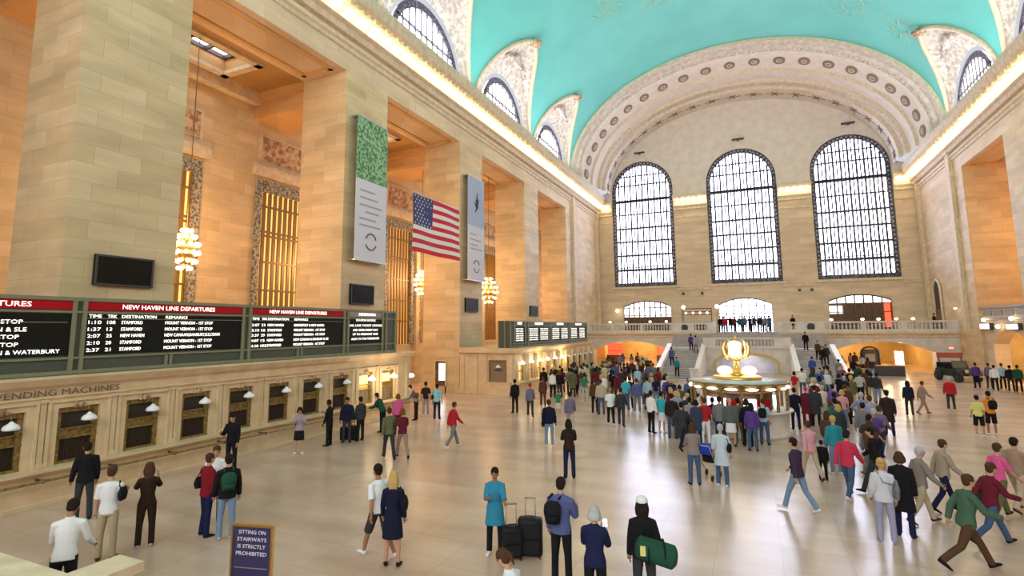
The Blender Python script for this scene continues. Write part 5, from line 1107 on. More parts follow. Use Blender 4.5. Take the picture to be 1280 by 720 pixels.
PEOPLE = [
(-9.25,5.43,0,0.822,1.74,'m','bow','tan','short','hair','shirt','white','trousers','black','black','man in white long-sleeved shirt and black trousers behind the foreground parapet',None,1,None),
(-14.02,8.27,0,1.242,1.75,'m','rest','skin','short','hair','jacket','black','trousers','charcoal','black','person all in black standing against the ticket windows,behind the man with the shoulder bag',None,1,None),
(-11.01,7.09,0,0.688,1.74,'m','hold','skin','short','brownhair','tshirt','white','trousers','khaki','brown','man in white t-shirt and khaki trousers with a black bag on his shoulder',None,1,['bag','black','black shoulder bag with a red patch,worn by the man in khaki trousers',1,0.22]),
(-10.94,7.82,0,0.991,1.66,'f','photo','skin','long','brownhair','tshirt','darkbrown','trousers','darkbrown','lightgrey','woman in dark brown clothes with raised hands next to the man in khaki trousers',None,1,None),
(-10.34,8.77,0,-0.135,1.7,'m','rest','skin','short','brownhair','jacket','maroon2','trousers','navy','black','person in dark red jacket facing a friend with a green backpack',None,1,['bag','black','small black bag at the left side of the person in the dark red jacket',-1,0.1]),
(-9.76,8.82,0,0.971,1.72,'m','rest','skin','short','hair','jacket','black','trousers','lightdenim','lightgrey','person in black jacket and blue jeans with a dark green backpack',None,1,['pack','darkgreen','dark green backpack on the person in blue jeans']),
(-10.85,9.36,0,3.869,1.72,'m','stand','skin','short','brownhair','shirt','white','trousers','navy','black','man in white shirt facing us,half hidden behind the red jacket and green backpack',None,1,None),
(-14.76,12.99,0,3.499,1.74,'m','hold','skin','short','hair','jacket','black','trousers','black','black','man in black suit and white shirt leaning by the ticket counter',None,1,None),
(-14.54,15.69,0,3.835,1.62,'f','phone','skin','bob','hair','tshirt','lavgrey','skirt','black','white','woman in greyish lilac top and black skirt standing by the ticket counter',None,1,None),
(-14.49,17.21,0,1.78,1.7,'m','hold','darkskin','short','hair','shirt','black','trousers','black','black','slim man all in black,leftmost of the trio with luggage by the ticket counter',None,0,None),
(-14.26,17.97,0,3.671,1.72,'m','rest','tan','short','hair','jacket','navyblack','trousers','charcoal','black','man in dark jacket with a pale badge,middle of the trio by the ticket counter',None,0,None),
(-13.96,18.44,0,1.38,1.7,'m','stand','tan','short','hair','jacket','charcoal','trousers','black','black','person in charcoal jacket,rightmost of the trio by the ticket counter',None,0,None),
(-10.94,16.29,0,0.807,1.72,'m','walk','skin','short','brownhair','jacket','olive','trousers','charcoal','black','person in olive jacket walking near the end of the nearer ticket booth',None,0,None),
(-10.57,16.57,0,0.871,1.68,'f','walk','skin','bob','ginger','tshirt','maroon','trousers','palebrown','black','woman in maroon top and pale brown trousers walking near the ticket booth end',None,0,None),
(-14.3,20.37,0,1.691,1.7,'m','lean','skin','short','hair','jacket','darkgreen','trousers','black','black','person in dark green jacket leaning on the last ticket window',None,0,None),
(-13.34,20.17,0,0.967,1.66,'f','stand','skin','bob','ginger','jacket','pink','trousers','maroon','black','woman in pink jacket at the last ticket window',None,0,None),
(-14.72,23.65,0,1.896,1.74,'m','lean','skin','short','hair','jacket','grey','trousers','black','black','man in grey jacket leaning forward beside the doorway pier',None,0,['bag','brown','brown bag hanging from the man in the grey jacket beside the doorway pier',-1,0.2]),
(-14.97,24.91,0,0.745,1.7,'m','stand','tan','short','hair','tshirt','darkbrown','trousers','lavgrey','white','man in dark t-shirt and pale lilac trousers in front of the doorway pier',None,0,None),
(-13.88,24.26,0,0.376,1.68,'m','stand','tan','short','hair','tshirt','cyanpale','trousers','navy','black','person in pale cyan shirt by the pier doorway',None,0,['bag','black','black bag of the person in the pale cyan shirt',-1,0.1]),
(-9.77,18.74,0,-0.526,1.68,'f','walk','skin','short','brownhair','jacket','red','trousers','grey','white','person in red jacket walking alone left of the middle',None,0,None),
(-6.08,9.36,0,1.258,1.76,'m','walk','tan','short','hair','tshirt','white','shorts','charcoal','white','man in white t-shirt and dark shorts walking just left of the blond woman',None,1,None),
(-5.62,9.2,0,0.449,1.68,'f','rest','skin','long','blond','dress','navyblack','none','black','black','blond woman in short black dress and heels',None,1,['bag','black','black handbag on the arm of the blond woman',1,0.15]),
(-4.05,10.51,0,3.502,1.62,'f','onehand','tan','bun','hair','tunic','tealblue','trousers','black','white','woman in long teal tunic holding the handle of a black suitcase',None,1,None),
(-2.38,9.76,0,0.071,1.76,'m','hold','skin','short','hair','jacket','slateblue','trousers','black','black','man in slate blue jacket with black backpack,in the middle foreground',None,1,['pack','black','black backpack on the man in the slate blue jacket',-0.09]),
(-1.51,8.83,0,0.102,1.64,'f','phone','skin','bob','greyhair','jacket','navy','trousers','black','black','grey-haired woman in navy jacket holding up a phone,seen from behind',None,1,None),
(-0.85,9.35,0,0.282,1.7,'f','tug','skin','cap','white','jacket','black','trousers','charcoal','black','person in black jacket and white cap carrying a big green duffel bag',None,1,['duffel']),
(-2.0,6.89,0,1.458,1.6,'f','bow','skin','pony','brownhair','shirt','white','trousers','denim','black','brown-haired woman in white blouse cut off by the bottom edge',None,1,None),
(-4.38,16.43,0,0.404,1.68,'f','phone','skin','long','hair','jacket','darkbrown','trousers','navy','black','woman in dark brown jacket and jeans standing alone behind the black backpack',None,1,None),
(-6.48,20.44,0,0.263,1.7,'m','rest','tan','short','brownhair','jacket','navyblack','trousers','lightdenim','white','person in dark navy jacket and pale jeans standing left of the kiosk crowd',None,0,['bag','black','black bag low beside the person in pale jeans left of the kiosk crowd',-1,-0.15]),
(-6.58,23.39,0,0.313,1.7,'f','walk','skin','short','hair','jacket','purplegrey','trousers','beige','brown','person in grey purple jacket and beige trousers walking behind the lone dark-jacketed woman',None,0,None),
(-11.06,27.68,0,0.934,1.72,'m','stand','tan','short','hair','jacket','black','trousers','black','black','man all in black at the near corner of the farther booth',None,0,['bag','black','black bag of the man at the near corner of the farther booth',-1,0]),
(-9.8,26.75,0,0.384,1.66,'f','walk','skin','short','red','jacket','purplegrey','trousers','charcoal','black','person with red headgear and lilac grey jacket beside the farther booth',None,0,None),
(-10.52,30.53,0,0.361,1.66,'f','walk','skin','short','brownhair','jacket','maroonbrown','trousers','maroonbrown','black','person in brownish red clothes near the farther booth',None,0,None),
(-14.68,37.8,0,0.742,1.72,'m','stand','tan','short','hair','jacket','darkgreen','trousers','black','black','person in very dark green by the first window of the farther booth',None,0,None),
(-11.37,34.59,0,0.343,1.68,'f','stand','skin','short','brownhair','shirt','white','trousers','black','black','person in white shirt queueing at the farther booth',None,0,None),
(-10.93,34.76,0,0.331,1.72,'m','stand','skin','long','ginger','jacket','black','trousers','charcoal','black','red-haired person in black queueing at the farther booth',None,0,None),
(-12.68,36.45,0,0.359,1.72,'m','stand','tan','short','hair','jacket','black','trousers','maroon','black','man in black jacket queueing at the farther booth',None,0,None),
(-8.56,27.54,0,0.334,1.3,'f','stand','skin','short','ginger','tshirt','green','skirt','cream','white','small person in green top and cream skirt left of the crowd',None,0,None),
(-8.87,33.46,0,0.287,1.66,'f','stand','skin','short','hair','tshirt','green','trousers','lightgrey','white','person in bright green top at the front of the left crowd',None,0,None),
(-10.28,35.47,0,0.308,1.76,'m','stand','tan','short','hair','coat','olive','trousers','charcoal','black','tall person in olive grey coat in the left crowd',None,0,None),
(-7.09,29.3,0,0.269,1.72,'m','stand','skin','short','brownhair','jacket','brown','trousers','black','black','person in brown jacket and black trousers at the right end of the left crowd',None,0,None),
(-6.64,28.9,0,0.433,1.74,'m','stand','skin','short','brownhair','jacket','beige','trousers','denim','black','tall person in beige jacket and jeans at the right end of the left crowd',None,0,None),
(-5.38,25.81,0,0.242,1.7,'m','walk','tan','bald','hair','tshirt','white','trousers','black','white','person in white t-shirt and black trousers walking towards the left crowd',None,0,None),
(-4.89,25.78,0,0.137,1.7,'m','walk','skin','short','hair','jacket','charcoal','trousers','charcoal','black','person in charcoal clothes walking beside the person in the white t-shirt',None,0,None),
(-5.8,31.08,0,0.215,1.72,'m','stand','skin','short','hair','tshirt','cyan','trousers','denim','black','person in bright cyan top left of the kiosk queue',None,0,None),
(-5.73,31.78,0,0.209,1.7,'f','walk','skin','short','hair','jacket','navy','trousers','black','black','person in navy jacket walking right of the bright cyan top',None,0,None),
(-5.01,30.15,0,0.197,1.74,'m','stand','skin','short','brownhair','jacket','slateblue','trousers','grey','white','person in slate blue jacket and grey trousers left of the kiosk queue',None,0,None),
(-4.7,31.53,0,0.179,1.72,'f','stand','skin','short','hair','shirt','paleblue','trousers','charcoal','black','person in pale blue shirt at the rear left of the kiosk queue',None,0,None),
(-3.35,24.74,0,-0.524,1.72,'m','rest','tan','short','hair','shirt','white','trousers','black','black','man in white shirt and black trousers at the left end of the kiosk queue',None,0,None),
(-2.94,24.91,0,-0.367,1.68,'f','rest','skin','short','hair','tshirt','cyan','skirtlong','white','white','woman in bright cyan top and white skirt in the kiosk queue',None,0,None),
(-2.36,23.84,0,-0.035,1.74,'m','hold','skin','short','hair','jacket','brownblack','trousers','denim','black','person in blackish brown jacket and jeans beside the woman in cyan',None,0,None),
(-1.75,21.84,0,-0.224,1.78,'m','stride','skin','short','hair','coat','charcoal','trousers','navyblack','black','broad person in charcoal coat stepping at the front left of the kiosk queue',None,0,None),
(-1.62,23.63,0,0.023,1.64,'f','stand','skin','short','hair','tshirt','lavgrey','trousers','navy','black','person in pale lilac top in the kiosk queue',None,0,None),
(-1.33,23.09,0,0.1,1.62,'f','stand','skin','bob','hair','coat','navygrey','trousers','navy','black','woman in dark blue-grey coat in front of the kiosk',None,0,None),
(-1.02,23.22,0,0.087,1.7,'m','stand','skin','short','brownhair','tshirt','red','trousers','white','white','person in bright red top in front of the kiosk',None,0,None),
(-0.76,23.66,0,0.074,1.68,'m','stand','skin','short','hair','jacket','navy','trousers','lightgrey','white','person in navy jacket and pale grey trousers in front of the kiosk',None,0,None),
(-0.48,23.29,0,0.063,1.76,'m','rest','skin','short','hair','jacket','grey','trousers','navy','black','man in grey jacket and navy trousers in front of the kiosk',None,0,None),
(-0.1,23.14,0,0.047,1.74,'m','stand','skin','bald','greyhair','jacket','darkgreygreen','skirt','white','black','person in grey-green jacket with white skirt in front of the kiosk',None,0,None),
(0.17,23.73,0,0.035,1.68,'m','stand','skin','short','hair','jacket','olive','trousers','olive','black','person in olive jacket and trousers in front of the kiosk',None,0,None),
(0.48,23.39,0,0.022,1.7,'f','stand','skin','bob','hair','jacket','navyblack','trousers','black','black','woman in blackish navy jacket in front of the kiosk',None,0,None),
(0.65,22.57,0,0.103,1.66,'f','rest','skin','long','hair','jacket','purple','trousers','denim','black','woman in purple jacket and jeans with feet apart,right of the kiosk queue',None,0,None),
(1.06,23.95,0,-0.177,1.68,'f','stand','skin','short','brownhair','tshirt','paleblue','trousers','denim','black','person in pale blue top at the right end of the kiosk queue',None,0,['pack','black','large black backpack on the person in pale blue by the kiosk']),
(-0.86,17.21,0,0.282,1.66,'f','push','skin','long','brownhair','jacket','taupe','trousers','denim','black','woman in taupe jacket and jeans beside a blue stroller',None,1,None),
(-0.12,17.36,0,-0.11,1.66,'m','rest','skin','short','greyhair','coat2','palebluegrey','trousers','denim','white','grey-haired person in long pale blue shirt and jeans beside the stroller',None,1,['bag','black','black bag on the person in the long pale blue shirt',1,0.1]),
(1.71,15.77,0,1.002,1.72,'m','walk','skin','short','hair','jacket','charpurple','trousers','lightdenim','white','person in dark top and pale jeans walking on the bright floor right of the kiosk',None,1,None),
(2.25,19.1,0,0.458,1.66,'f','walk','skin','short','brownhair','jacket','palepink','trousers','beige','brown','person in pale pink top and beige trousers behind the walker in pale jeans',None,0,None),
(2.55,19.23,0,-0.081,1.1,'m','stand','skin','short','hair','jacket','black','trousers','black','black','child in black jacket beside the person in pale pink',None,0,None),
(2.98,17.42,0,-0.55,1.72,'m','walk','skin','short','hair','jacket','redpink','trousers','denim','white','person in red jacket and jeans walking right of centre',None,1,None),
(3.72,18.2,0,1.248,1.72,'f','walk','skin','short','hair','jacket','black','trousers','charcoal','black','person in black jacket walking left of the woman in the pale grey jacket',None,0,None),
(3.24,14.36,0,-0.068,1.64,'f','rest','skin','bun','blond','jacket','palegrey','trousers','lavender','lavender','fair-haired woman in pale grey jacket and lavender jeans',None,1,['bag','grey','large grey shoulder bag of the woman in lavender jeans',1,0.12,'cross']),
(3.67,14.88,0,-0.265,1.7,'f','rest','skin','bob','brownhair','coat','black','trousers','navy','navy','brown-haired woman in long black coat beside the woman in lavender jeans',None,1,None),
(4.74,23.49,0,-0.507,1.68,'f','walk','skin','short','brownhair','jacket','purplegrey','trousers','charcoal','black','person in grey purple jacket just behind the woman in the long black coat',None,0,None),
(5.76,27.8,0,-0.082,1.78,'m','rest','skin','cap','black','coat','brownblack','trousers','navy','black','tall man in long dark coat and dark cap right of centre',None,0,None),
(4.32,23.85,0,-0.226,1.72,'m','walk','skin','short','hair','jacket','grey','trousers','lightdenim','black','person in grey jacket in front of the stout man with hands on hips',None,0,None),
(4.72,26.82,0,-0.138,1.76,'m','hip','skin','short','greyhair','shirt','bluegrey','trousers','lightdenim','white','stout man in blue-grey shirt with a hand on his hip',None,0,None),
(7.85,34.54,0,-0.109,1.66,'f','stand','skin','long','hair','jacket','navyblack','trousers','charcoal','black','long-haired woman in dark jacket with pale hem standing right of the coat man',None,0,None),
(8.54,35.1,0,-1.259,1.64,'f','walk','skin','short','brownhair','jacket','palebrown','trousers','palebrown','brown','person in pale brown clothes walking right of the long-haired woman',None,0,None),
(10.25,37.28,0,-0.156,1.7,'m','rest','skin','short','greyhair','jacket','red','trousers','charcoal','white','person in red jacket standing in front of the open car',None,0,None),
(9.04,28.99,0,-0.096,1.6,'f','rest','skin','short','hair','tshirt','yellow','trousers3','black','white','woman in pale yellow top and cropped black trousers',None,1,None),
(9.61,29.59,0,0.066,1.72,'m','hold','tan','short','hair','tshirt','orange','shorts','black','white','man in orange t-shirt and black shorts',None,1,['pack','black','black backpack on the man in the orange t-shirt',0.03]),
(15.32,51.12,0,0.076,1.74,'m','rest','skin','short','hair','jacket','purple','trousers','navyblack','black','man in purple jacket at the right wall,leftmost of the row there',None,0,None),
(16.14,51.44,0,-0.112,1.72,'f','stand','skin','short','brownhair','jacket','purplegrey','trousers','charcoal','black','person in grey purple jacket,second from left in the row at the right wall',None,0,None),
(15.92,49.7,0,-0.466,1.68,'m','stand','skin','short','hair','shirt','white','trousers','black','black','person in white shirt,third from left in the row at the right wall',None,0,None),
(16.8,51.13,0,0.049,1.74,'m','stand','skin','short','brownhair','shirt','paleblue','trousers','black','black','person in pale blue shirt,fourth from left in the row at the right wall',None,0,None),
(16.71,49.48,0,-0.307,1.7,'m','stand','tan','short','hair','jacket','black','trousers','brownblack','black','person in black jacket,second from right in the row at the right wall',None,0,None),
(16.99,49.08,0,-0.315,1.74,'m','rest','tan','short','hair','jacket','darkgreen','trousers','black','black','person in blackish green jacket,rightmost in the row at the right wall',None,0,None),
(4.36,13.43,0,-1.292,1.76,'m','stride','skin','short','brownhair','jacket','darkgreen2','trousers','brown','black','person in green jacket striding across the bottom right foreground',None,1,None),
(5.19,15.03,0,-1.145,1.7,'f','stride','skin','short','brownhair','jacket','maroon','trousers','denim','black','person in maroon jacket and jeans striding at the lower right',None,1,['bag','darkgreen','dark green bag of the person in the maroon jacket',-1,0.0]),
(6.0,17.15,0,-0.982,1.68,'f','walk','skin','short','brownhair','tshirt','pink','trousers','olive','black','woman in bright pink top walking at the right edge',None,1,None),
(6.56,17.89,0,-0.825,1.72,'m','walk','skin','short','hair','jacket','palebrown','trousers','beige','brown','person in pale brown jacket cut off by the right edge',None,1,None),
(4.22,15.97,0,-1.246,1.68,'m','walk','skin','short','greyhair','jacket','taupe','trousers','beige','brown','person in taupe clothes walking right of the woman in the long black coat',None,1,None),
(4.95,17.19,0,-1.273,1.68,'m','walk','skin','short','brownhair','jacket','taupe2','trousers','navy','black','person in beige jacket and navy trousers walking at the lower right',None,1,None),
(2.36,27.94,0,0.126,1.74,'m','hold','skin','short','hair','jacket','navyblack','trousers','navy','black','man in blackish jacket standing right of the kiosk counter',None,0,None),
(2.89,29.24,0,-0.065,1.68,'f','stand','skin','short','redpink','coat','maroon','trousers','maroon','black','person in maroon coat with red headgear right of the kiosk',None,0,None),
(3.24,29.16,0,-0.077,1.76,'m','stand','skin','short','hair','coat','charcoal','trousers','black','black','man in charcoal coat right of the kiosk,next to the maroon coat',None,0,None),
(3.71,30.75,0,-0.088,1.64,'f','stand','skin','short','greyhair','tshirt','cream','trousers','lightgrey','white','person in cream top right of the charcoal coat',None,0,None),
(4.13,30.68,0,-0.102,1.7,'f','stand','skin','short','hair','jacket','purple2','trousers','charcoal','black','person in purple jacket among the crowd right of the kiosk',None,0,None),
(4.27,28.73,0,-0.113,1.66,'f','stand','skin','bob','blond','tshirt','palepink','trousers','lightdenim','white','fair-haired person in pale pink top right of the kiosk',None,0,None),
(4.61,30.41,0,-0.118,1.76,'m','stand','skin','short','brownhair','jacket','brown','trousers','black','black','tall person in brown jacket behind the pale pink top',None,0,None),
(3.6,25.02,0,0.245,1.7,'m','walk','skin','short','hair','jacket','darkteal','trousers','darkteal','white','person in dark teal clothes walking right of the kiosk',None,0,None),
(-2.6,66.3,3.953,0.054,1.7,'m','stand','skin','short','hair','jacket','black','trousers','black','black','person in black jacket and black trousers in the balcony gap before the bright doorway',None,0,None),
(-2.1,65.9,3.953,3.189,1.74,'f','rest','skin','bob','brownhair','jacket','red','trousers','denim','black','person in red jacket and denim trousers in the balcony gap before the bright doorway',None,0,None),
(-1.6,66.4,3.953,0.563,1.78,'m','photo','skin','short','hair','jacket','black','trousers','charcoal','black','person in black jacket and charcoal trousers in the balcony gap before the bright doorway',None,0,None),
(-1.1,65.9,3.953,-0.492,1.7,'f','hold','skin','long','brownhair','jacket','maroon','trousers','black','black','person in maroon jacket and black trousers in the balcony gap before the bright doorway',None,0,None),
(-0.6,66.4,3.953,0.024,1.74,'m','stand','skin','short','hair','jacket','green','trousers','denim','black','person in green jacket and denim trousers in the balcony gap before the bright doorway',None,0,None),
(-0.1,66.0,3.953,3.158,1.78,'f','rest','skin','bob','brownhair','jacket','slateblue','trousers','charcoal','black','person in slateblue jacket and charcoal trousers in the balcony gap before the bright doorway',None,0,None),
(0.4,66.4,3.953,0.533,1.7,'m','photo','skin','short','hair','jacket','navyblack','trousers','black','black','person in navyblack jacket and black trousers in the balcony gap before the bright doorway',None,0,None),
(0.9,65.9,3.953,-0.522,1.74,'f','hold','skin','long','brownhair','jacket','charcoal','trousers','denim','black','person in charcoal jacket and denim trousers in the balcony gap before the bright doorway',None,0,None),
(1.4,66.4,3.953,-0.006,1.78,'m','stand','skin','short','hair','jacket','navy','trousers','charcoal','black','person in navy jacket and charcoal trousers in the balcony gap before the bright doorway',None,0,None),
(1.9,66.0,3.953,3.128,1.7,'f','rest','skin','bob','brownhair','jacket','grey','trousers','black','black','person in grey jacket and black trousers in the balcony gap before the bright doorway',None,0,None),
(2.4,66.4,3.953,0.502,1.74,'m','photo','skin','short','hair','jacket','denim','trousers','denim','black','person in denim jacket and denim trousers in the balcony gap before the bright doorway',None,0,None),
(-2.35,67.4,3.953,-0.474,1.78,'f','hold','skin','long','brownhair','jacket','purple','trousers','charcoal','black','person in purple jacket and charcoal trousers in the balcony gap before the bright doorway',None,0,None),
(-1.35,67.6,3.953,0.035,1.7,'m','stand','skin','short','hair','jacket','brown','trousers','black','black','person in brown jacket and black trousers in the balcony gap before the bright doorway',None,0,None),
(-0.35,67.4,3.953,3.162,1.74,'f','rest','skin','bob','brownhair','jacket','olive','trousers','denim','black','person in olive jacket and denim trousers in the balcony gap before the bright doorway',None,0,None),
(0.7,67.6,3.953,0.528,1.78,'m','photo','skin','short','hair','jacket','white','trousers','charcoal','black','person in white jacket and charcoal trousers in the balcony gap before the bright doorway',None,0,None),
(1.6,67.5,3.953,-0.533,1.7,'f','hold','skin','long','brownhair','jacket','teal','trousers','black','black','person in teal jacket and black trousers in the balcony gap before the bright doorway',None,0,None),
(2.3,67.7,3.953,-0.019,1.74,'m','stand','skin','short','hair','jacket','beige','trousers','denim','black','person in beige jacket and denim trousers in the balcony gap before the bright doorway',None,0,None),
(4.6,66.2,3.953,2.738,1.7,'m','rest','skin','short','hair','jacket','black','trousers','charcoal','black','dark figure behind the balcony rail right of the bright doorway',None,0,None),
(16.9,66.6,3.953,-2.329,1.7,'f','rest','skin','short','hair','jacket','brownblack','trousers','charcoal','black','dark figure behind the balcony rail near the right-hand niche',None,0,None),
(-5.1,59.1,2.104,0.103,1.72,'m','walk','skin','short','hair','jacket','purple','trousers','navy','black','person in purple jacket and navy trousers near the top of the left flight of stairs',None,0,None),
(-4.6,58.5,1.954,0.095,1.72,'f','walk','skin','short','hair','jacket','lavender','trousers','grey','black','person in lavender jacket and grey trousers near the top of the left flight of stairs',None,0,None),
(-6.4,54.3,0.904,0.135,1.72,'m','walk','skin','short','hair','jacket','slateblue','trousers','black','black','person in slateblue jacket and black trousers low on the left flight of stairs',None,0,None),
(-5.6,51.3,0.154,3.27,1.72,'f','walk','skin','short','hair','jacket','teal','trousers','black','black','person in teal jacket and black trousers at the foot of the left flight of stairs',None,0,None),
(5.2,59.7,2.254,3.071,1.72,'m','walk','skin','short','hair','jacket','black','trousers','black','black','person in black jacket and black trousers at the top of the right flight of stairs',None,0,None),
(5.9,56.7,1.504,3.055,1.72,'f','walk','skin','short','hair','jacket','brown','trousers','black','black','person in brown jacket and black trousers halfway down the right flight of stairs',None,0,None),
(6.4,55.5,1.204,3.045,1.72,'m','walk','skin','short','hair','jacket','charcoal','trousers','black','black','person in charcoal jacket and black trousers lower on the right flight of stairs',None,0,None),
(6.1,54.9,1.054,3.049,1.72,'f','walk','skin','short','hair','jacket','black','trousers','navy','black','person in black jacket and navy trousers lower on the right flight of stairs',None,0,None),
(5.0,51.9,0.304,-0.077,1.72,'m','walk','skin','short','hair','jacket','blue','trousers','charcoal','black','person in blue jacket and charcoal trousers at the foot of the right flight of stairs',None,0,None),
(6.8,51.3,0.154,-0.113,1.72,'f','walk','skin','short','hair','jacket','grey','trousers','black','black','person in grey jacket and black trousers at the foot of the right flight of stairs',None,0,None),
(-11.71,37.61,0,0.333,1.64,'f','hold','darkskin','long','hair','jacket','maroon','trousers','brown','black','dark-haired person in maroon top and brown trousers crowding the farther ticket booth',None,0,None),
(-8.54,38.81,0,0.879,1.64,'f','walk','skin','long','greyhair','tshirt','white','trousers','khaki','brown','grey-haired person in white top and khaki trousers crowding the farther ticket booth',None,0,None),
(-12.13,36.89,0,0.415,1.71,'m','rest','skin','short','blond','jacket','black','trousers','black','black','fair-haired person in black top and black trousers crowding the farther ticket booth',None,0,None),
(-9.28,37.36,0,-0.149,1.68,'f','rest','darkskin','bob','hair','jacket','maroon','trousers','charcoal','brown','dark-haired person in maroon top and charcoal trousers crowding the farther ticket booth',None,0,None),
(-11.49,42.23,0,-0.189,1.72,'m','stand','darkskin','short','hair','jacket','cream','trousers','grey','white','dark-haired person in cream top and grey trousers crowding the farther ticket booth',None,0,None),
(-10.66,43.87,0,-0.186,1.63,'m','rest','tan','short','greyhair','tshirt','beige','trousers','beige','brown','grey-haired person in beige top and beige trousers crowding the farther ticket booth',None,0,None),
(-11.24,38.84,0,0.896,1.76,'m','rest','skin','short','hair','tshirt','navy','trousers','charcoal','white','dark-haired person in navy top and charcoal trousers crowding the farther ticket booth',None,0,None),
(-9.12,41.97,0,0.47,1.68,'f','rest','skin','bob','brownhair','jacket','blue','trousers','black','brown','brown-haired person in blue top and black trousers crowding the farther ticket booth',None,0,None),
(-10.23,36.3,0,-0.046,1.69,'f','walk','skin','long','hair','tshirt','maroon','trousers','navy','brown','dark-haired person in maroon top and navy trousers crowding the farther ticket booth',None,0,None),
(-8.61,36.83,0,-0.249,1.63,'f','hold','skin','bob','blond','tshirt','beige','trousers','khaki','black','fair-haired person in beige top and khaki trousers crowding the farther ticket booth',None,0,None),
(-12.79,44.46,0,0.792,1.61,'f','walk','skin','long','greyhair','jacket','olive','trousers','grey','black','grey-haired person in olive top and grey trousers crowding the farther ticket booth',None,0,None),
(-12.39,39.08,0,-0.115,1.72,'m','walk','skin','short','hair','tshirt','navy','trousers','brown','white','dark-haired person in navy top and brown trousers crowding the farther ticket booth',None,0,None),
(-9.46,39.46,0,0.768,1.6,'f','rest','tan','bob','hair','tshirt','brown','trousers','black','white','dark-haired person in brown top and black trousers crowding the farther ticket booth',None,0,None),
(-9.71,43.22,0,0.306,1.77,'m','stand','tan','short','blond','tshirt','brown','trousers','beige','brown','fair-haired person in brown top and beige trousers crowding the farther ticket booth',None,0,None),
(-10.43,41.29,0,0.521,1.73,'m','walk','darkskin','short','blond','jacket','darkgreen','trousers','charcoal','black','fair-haired person in darkgreen top and charcoal trousers crowding the farther ticket booth',None,0,None),
(-13.13,40.08,0,0.198,1.6,'f','hold','darkskin','long','blond','jacket','charcoal','trousers','khaki','white','fair-haired person in charcoal top and khaki trousers crowding the farther ticket booth',None,0,None),
(-10.26,37.88,0,0.263,1.61,'f','walk','skin','long','greyhair','jacket','darkgreen','trousers','brown','black','grey-haired person in darkgreen top and brown trousers crowding the farther ticket booth',None,0,None),
(-12.1,41.02,0,0.34,1.74,'m','walk','darkskin','short','hair','tshirt','charcoal','trousers','beige','black','dark-haired person in charcoal top and beige trousers crowding the farther ticket booth',None,0,None),
(-10.84,43.25,0,0.825,1.61,'f','hold','darkskin','long','greyhair','jacket','denim','trousers','lightdenim','brown','grey-haired person in denim top and lightdenim trousers crowding the farther ticket booth',None,0,None),
(-11.24,40.77,0,-0.268,1.64,'f','rest','skin','bob','hair','jacket','beige','trousers','grey','white','dark-haired person in beige top and grey trousers crowding the farther ticket booth',None,0,None),
(-13.0,39.29,0,1.028,1.76,'m','hold','skin','short','blond','jacket','black','trousers','brown','black','fair-haired person in black top and brown trousers crowding the farther ticket booth',None,0,None),
(-12.38,45.8,0,-0.1,1.73,'m','walk','skin','short','greyhair','tshirt','charcoal','trousers','khaki','black','grey-haired person in charcoal top and khaki trousers crowding the farther ticket booth',None,0,None),
(-11.4,35.54,0,0.332,1.69,'m','walk','darkskin','short','hair','tshirt','olive','trousers','denim','white','dark-haired person in olive top and denim trousers crowding the farther ticket booth',None,0,None),
(-12.43,42.52,0,0.541,1.73,'m','rest','skin','short','hair','tshirt','grey','trousers','grey','black','dark-haired person in grey top and grey trousers crowding the farther ticket booth',None,0,None),
(-10.94,36.85,0,0.915,1.7,'m','rest','darkskin','short','hair','jacket','grey','trousers','black','black','dark-haired person in grey top and black trousers crowding the farther ticket booth',None,0,None),
(-9.98,40.56,0,-0.13,1.63,'f','stand','tan','long','hair','jacket','charcoal','trousers','brown','brown','dark-haired person in charcoal top and brown trousers crowding the farther ticket booth',None,0,None),
(-8.24,37.86,0,0.596,1.63,'f','walk','skin','long','hair','jacket','black','trousers','lightdenim','white','dark-haired person in black top and lightdenim trousers crowding the farther ticket booth',None,0,None),
(-13.08,45.02,0,0.993,1.62,'f','walk','skin','long','brownhair','tshirt','grey','trousers','navy','white','brown-haired person in grey top and navy trousers crowding the farther ticket booth',None,0,None),
(-8.94,40.61,0,-0.233,1.71,'m','walk','darkskin','short','brownhair','tshirt','darkgreen','trousers','beige','white','brown-haired person in darkgreen top and beige trousers crowding the farther ticket booth',None,0,None),
(-10.19,44.28,0,0.578,1.59,'f','rest','skin','bob','greyhair','jacket','slateblue','trousers','lightdenim','brown','grey-haired person in slateblue top and lightdenim trousers crowding the farther ticket booth',None,0,None),
(-9.54,41.17,0,-0.41,1.76,'m','hold','darkskin','short','blond','jacket','cream','trousers','beige','white','fair-haired person in cream top and beige trousers crowding the farther ticket booth',None,0,None),
(-11.48,44.66,0,0.292,1.63,'f','rest','darkskin','long','hair','tshirt','teal','trousers','grey','brown','dark-haired person in teal top and grey trousers crowding the farther ticket booth',None,0,None),
(-12.59,43.55,0,-0.224,1.68,'f','stand','skin','long','brownhair','jacket','charcoal','trousers','black','brown','brown-haired person in charcoal top and black trousers crowding the farther ticket booth',None,0,None),
(-10.82,39.71,0,0.075,1.6,'f','walk','darkskin','long','hair','tshirt','brown','trousers','khaki','white','dark-haired person in brown top and khaki trousers crowding the farther ticket booth',None,0,None),
(-7.36,34.71,0,0.02,1.74,'m','hold','tan','short','hair','tshirt','black','trousers','brown','brown','dark-haired person in black top and brown trousers before the left golden arch',None,0,None),
(-10.79,49.01,0,0.721,1.75,'m','rest','skin','short','hair','jacket','charcoal','trousers','navy','white','dark-haired person in charcoal top and navy trousers before the left golden arch',None,0,None),
(-7.0,46.19,0,0.562,1.75,'m','rest','skin','short','hair','jacket','olive','trousers','beige','white','dark-haired person in olive top and beige trousers before the left golden arch',None,0,None),
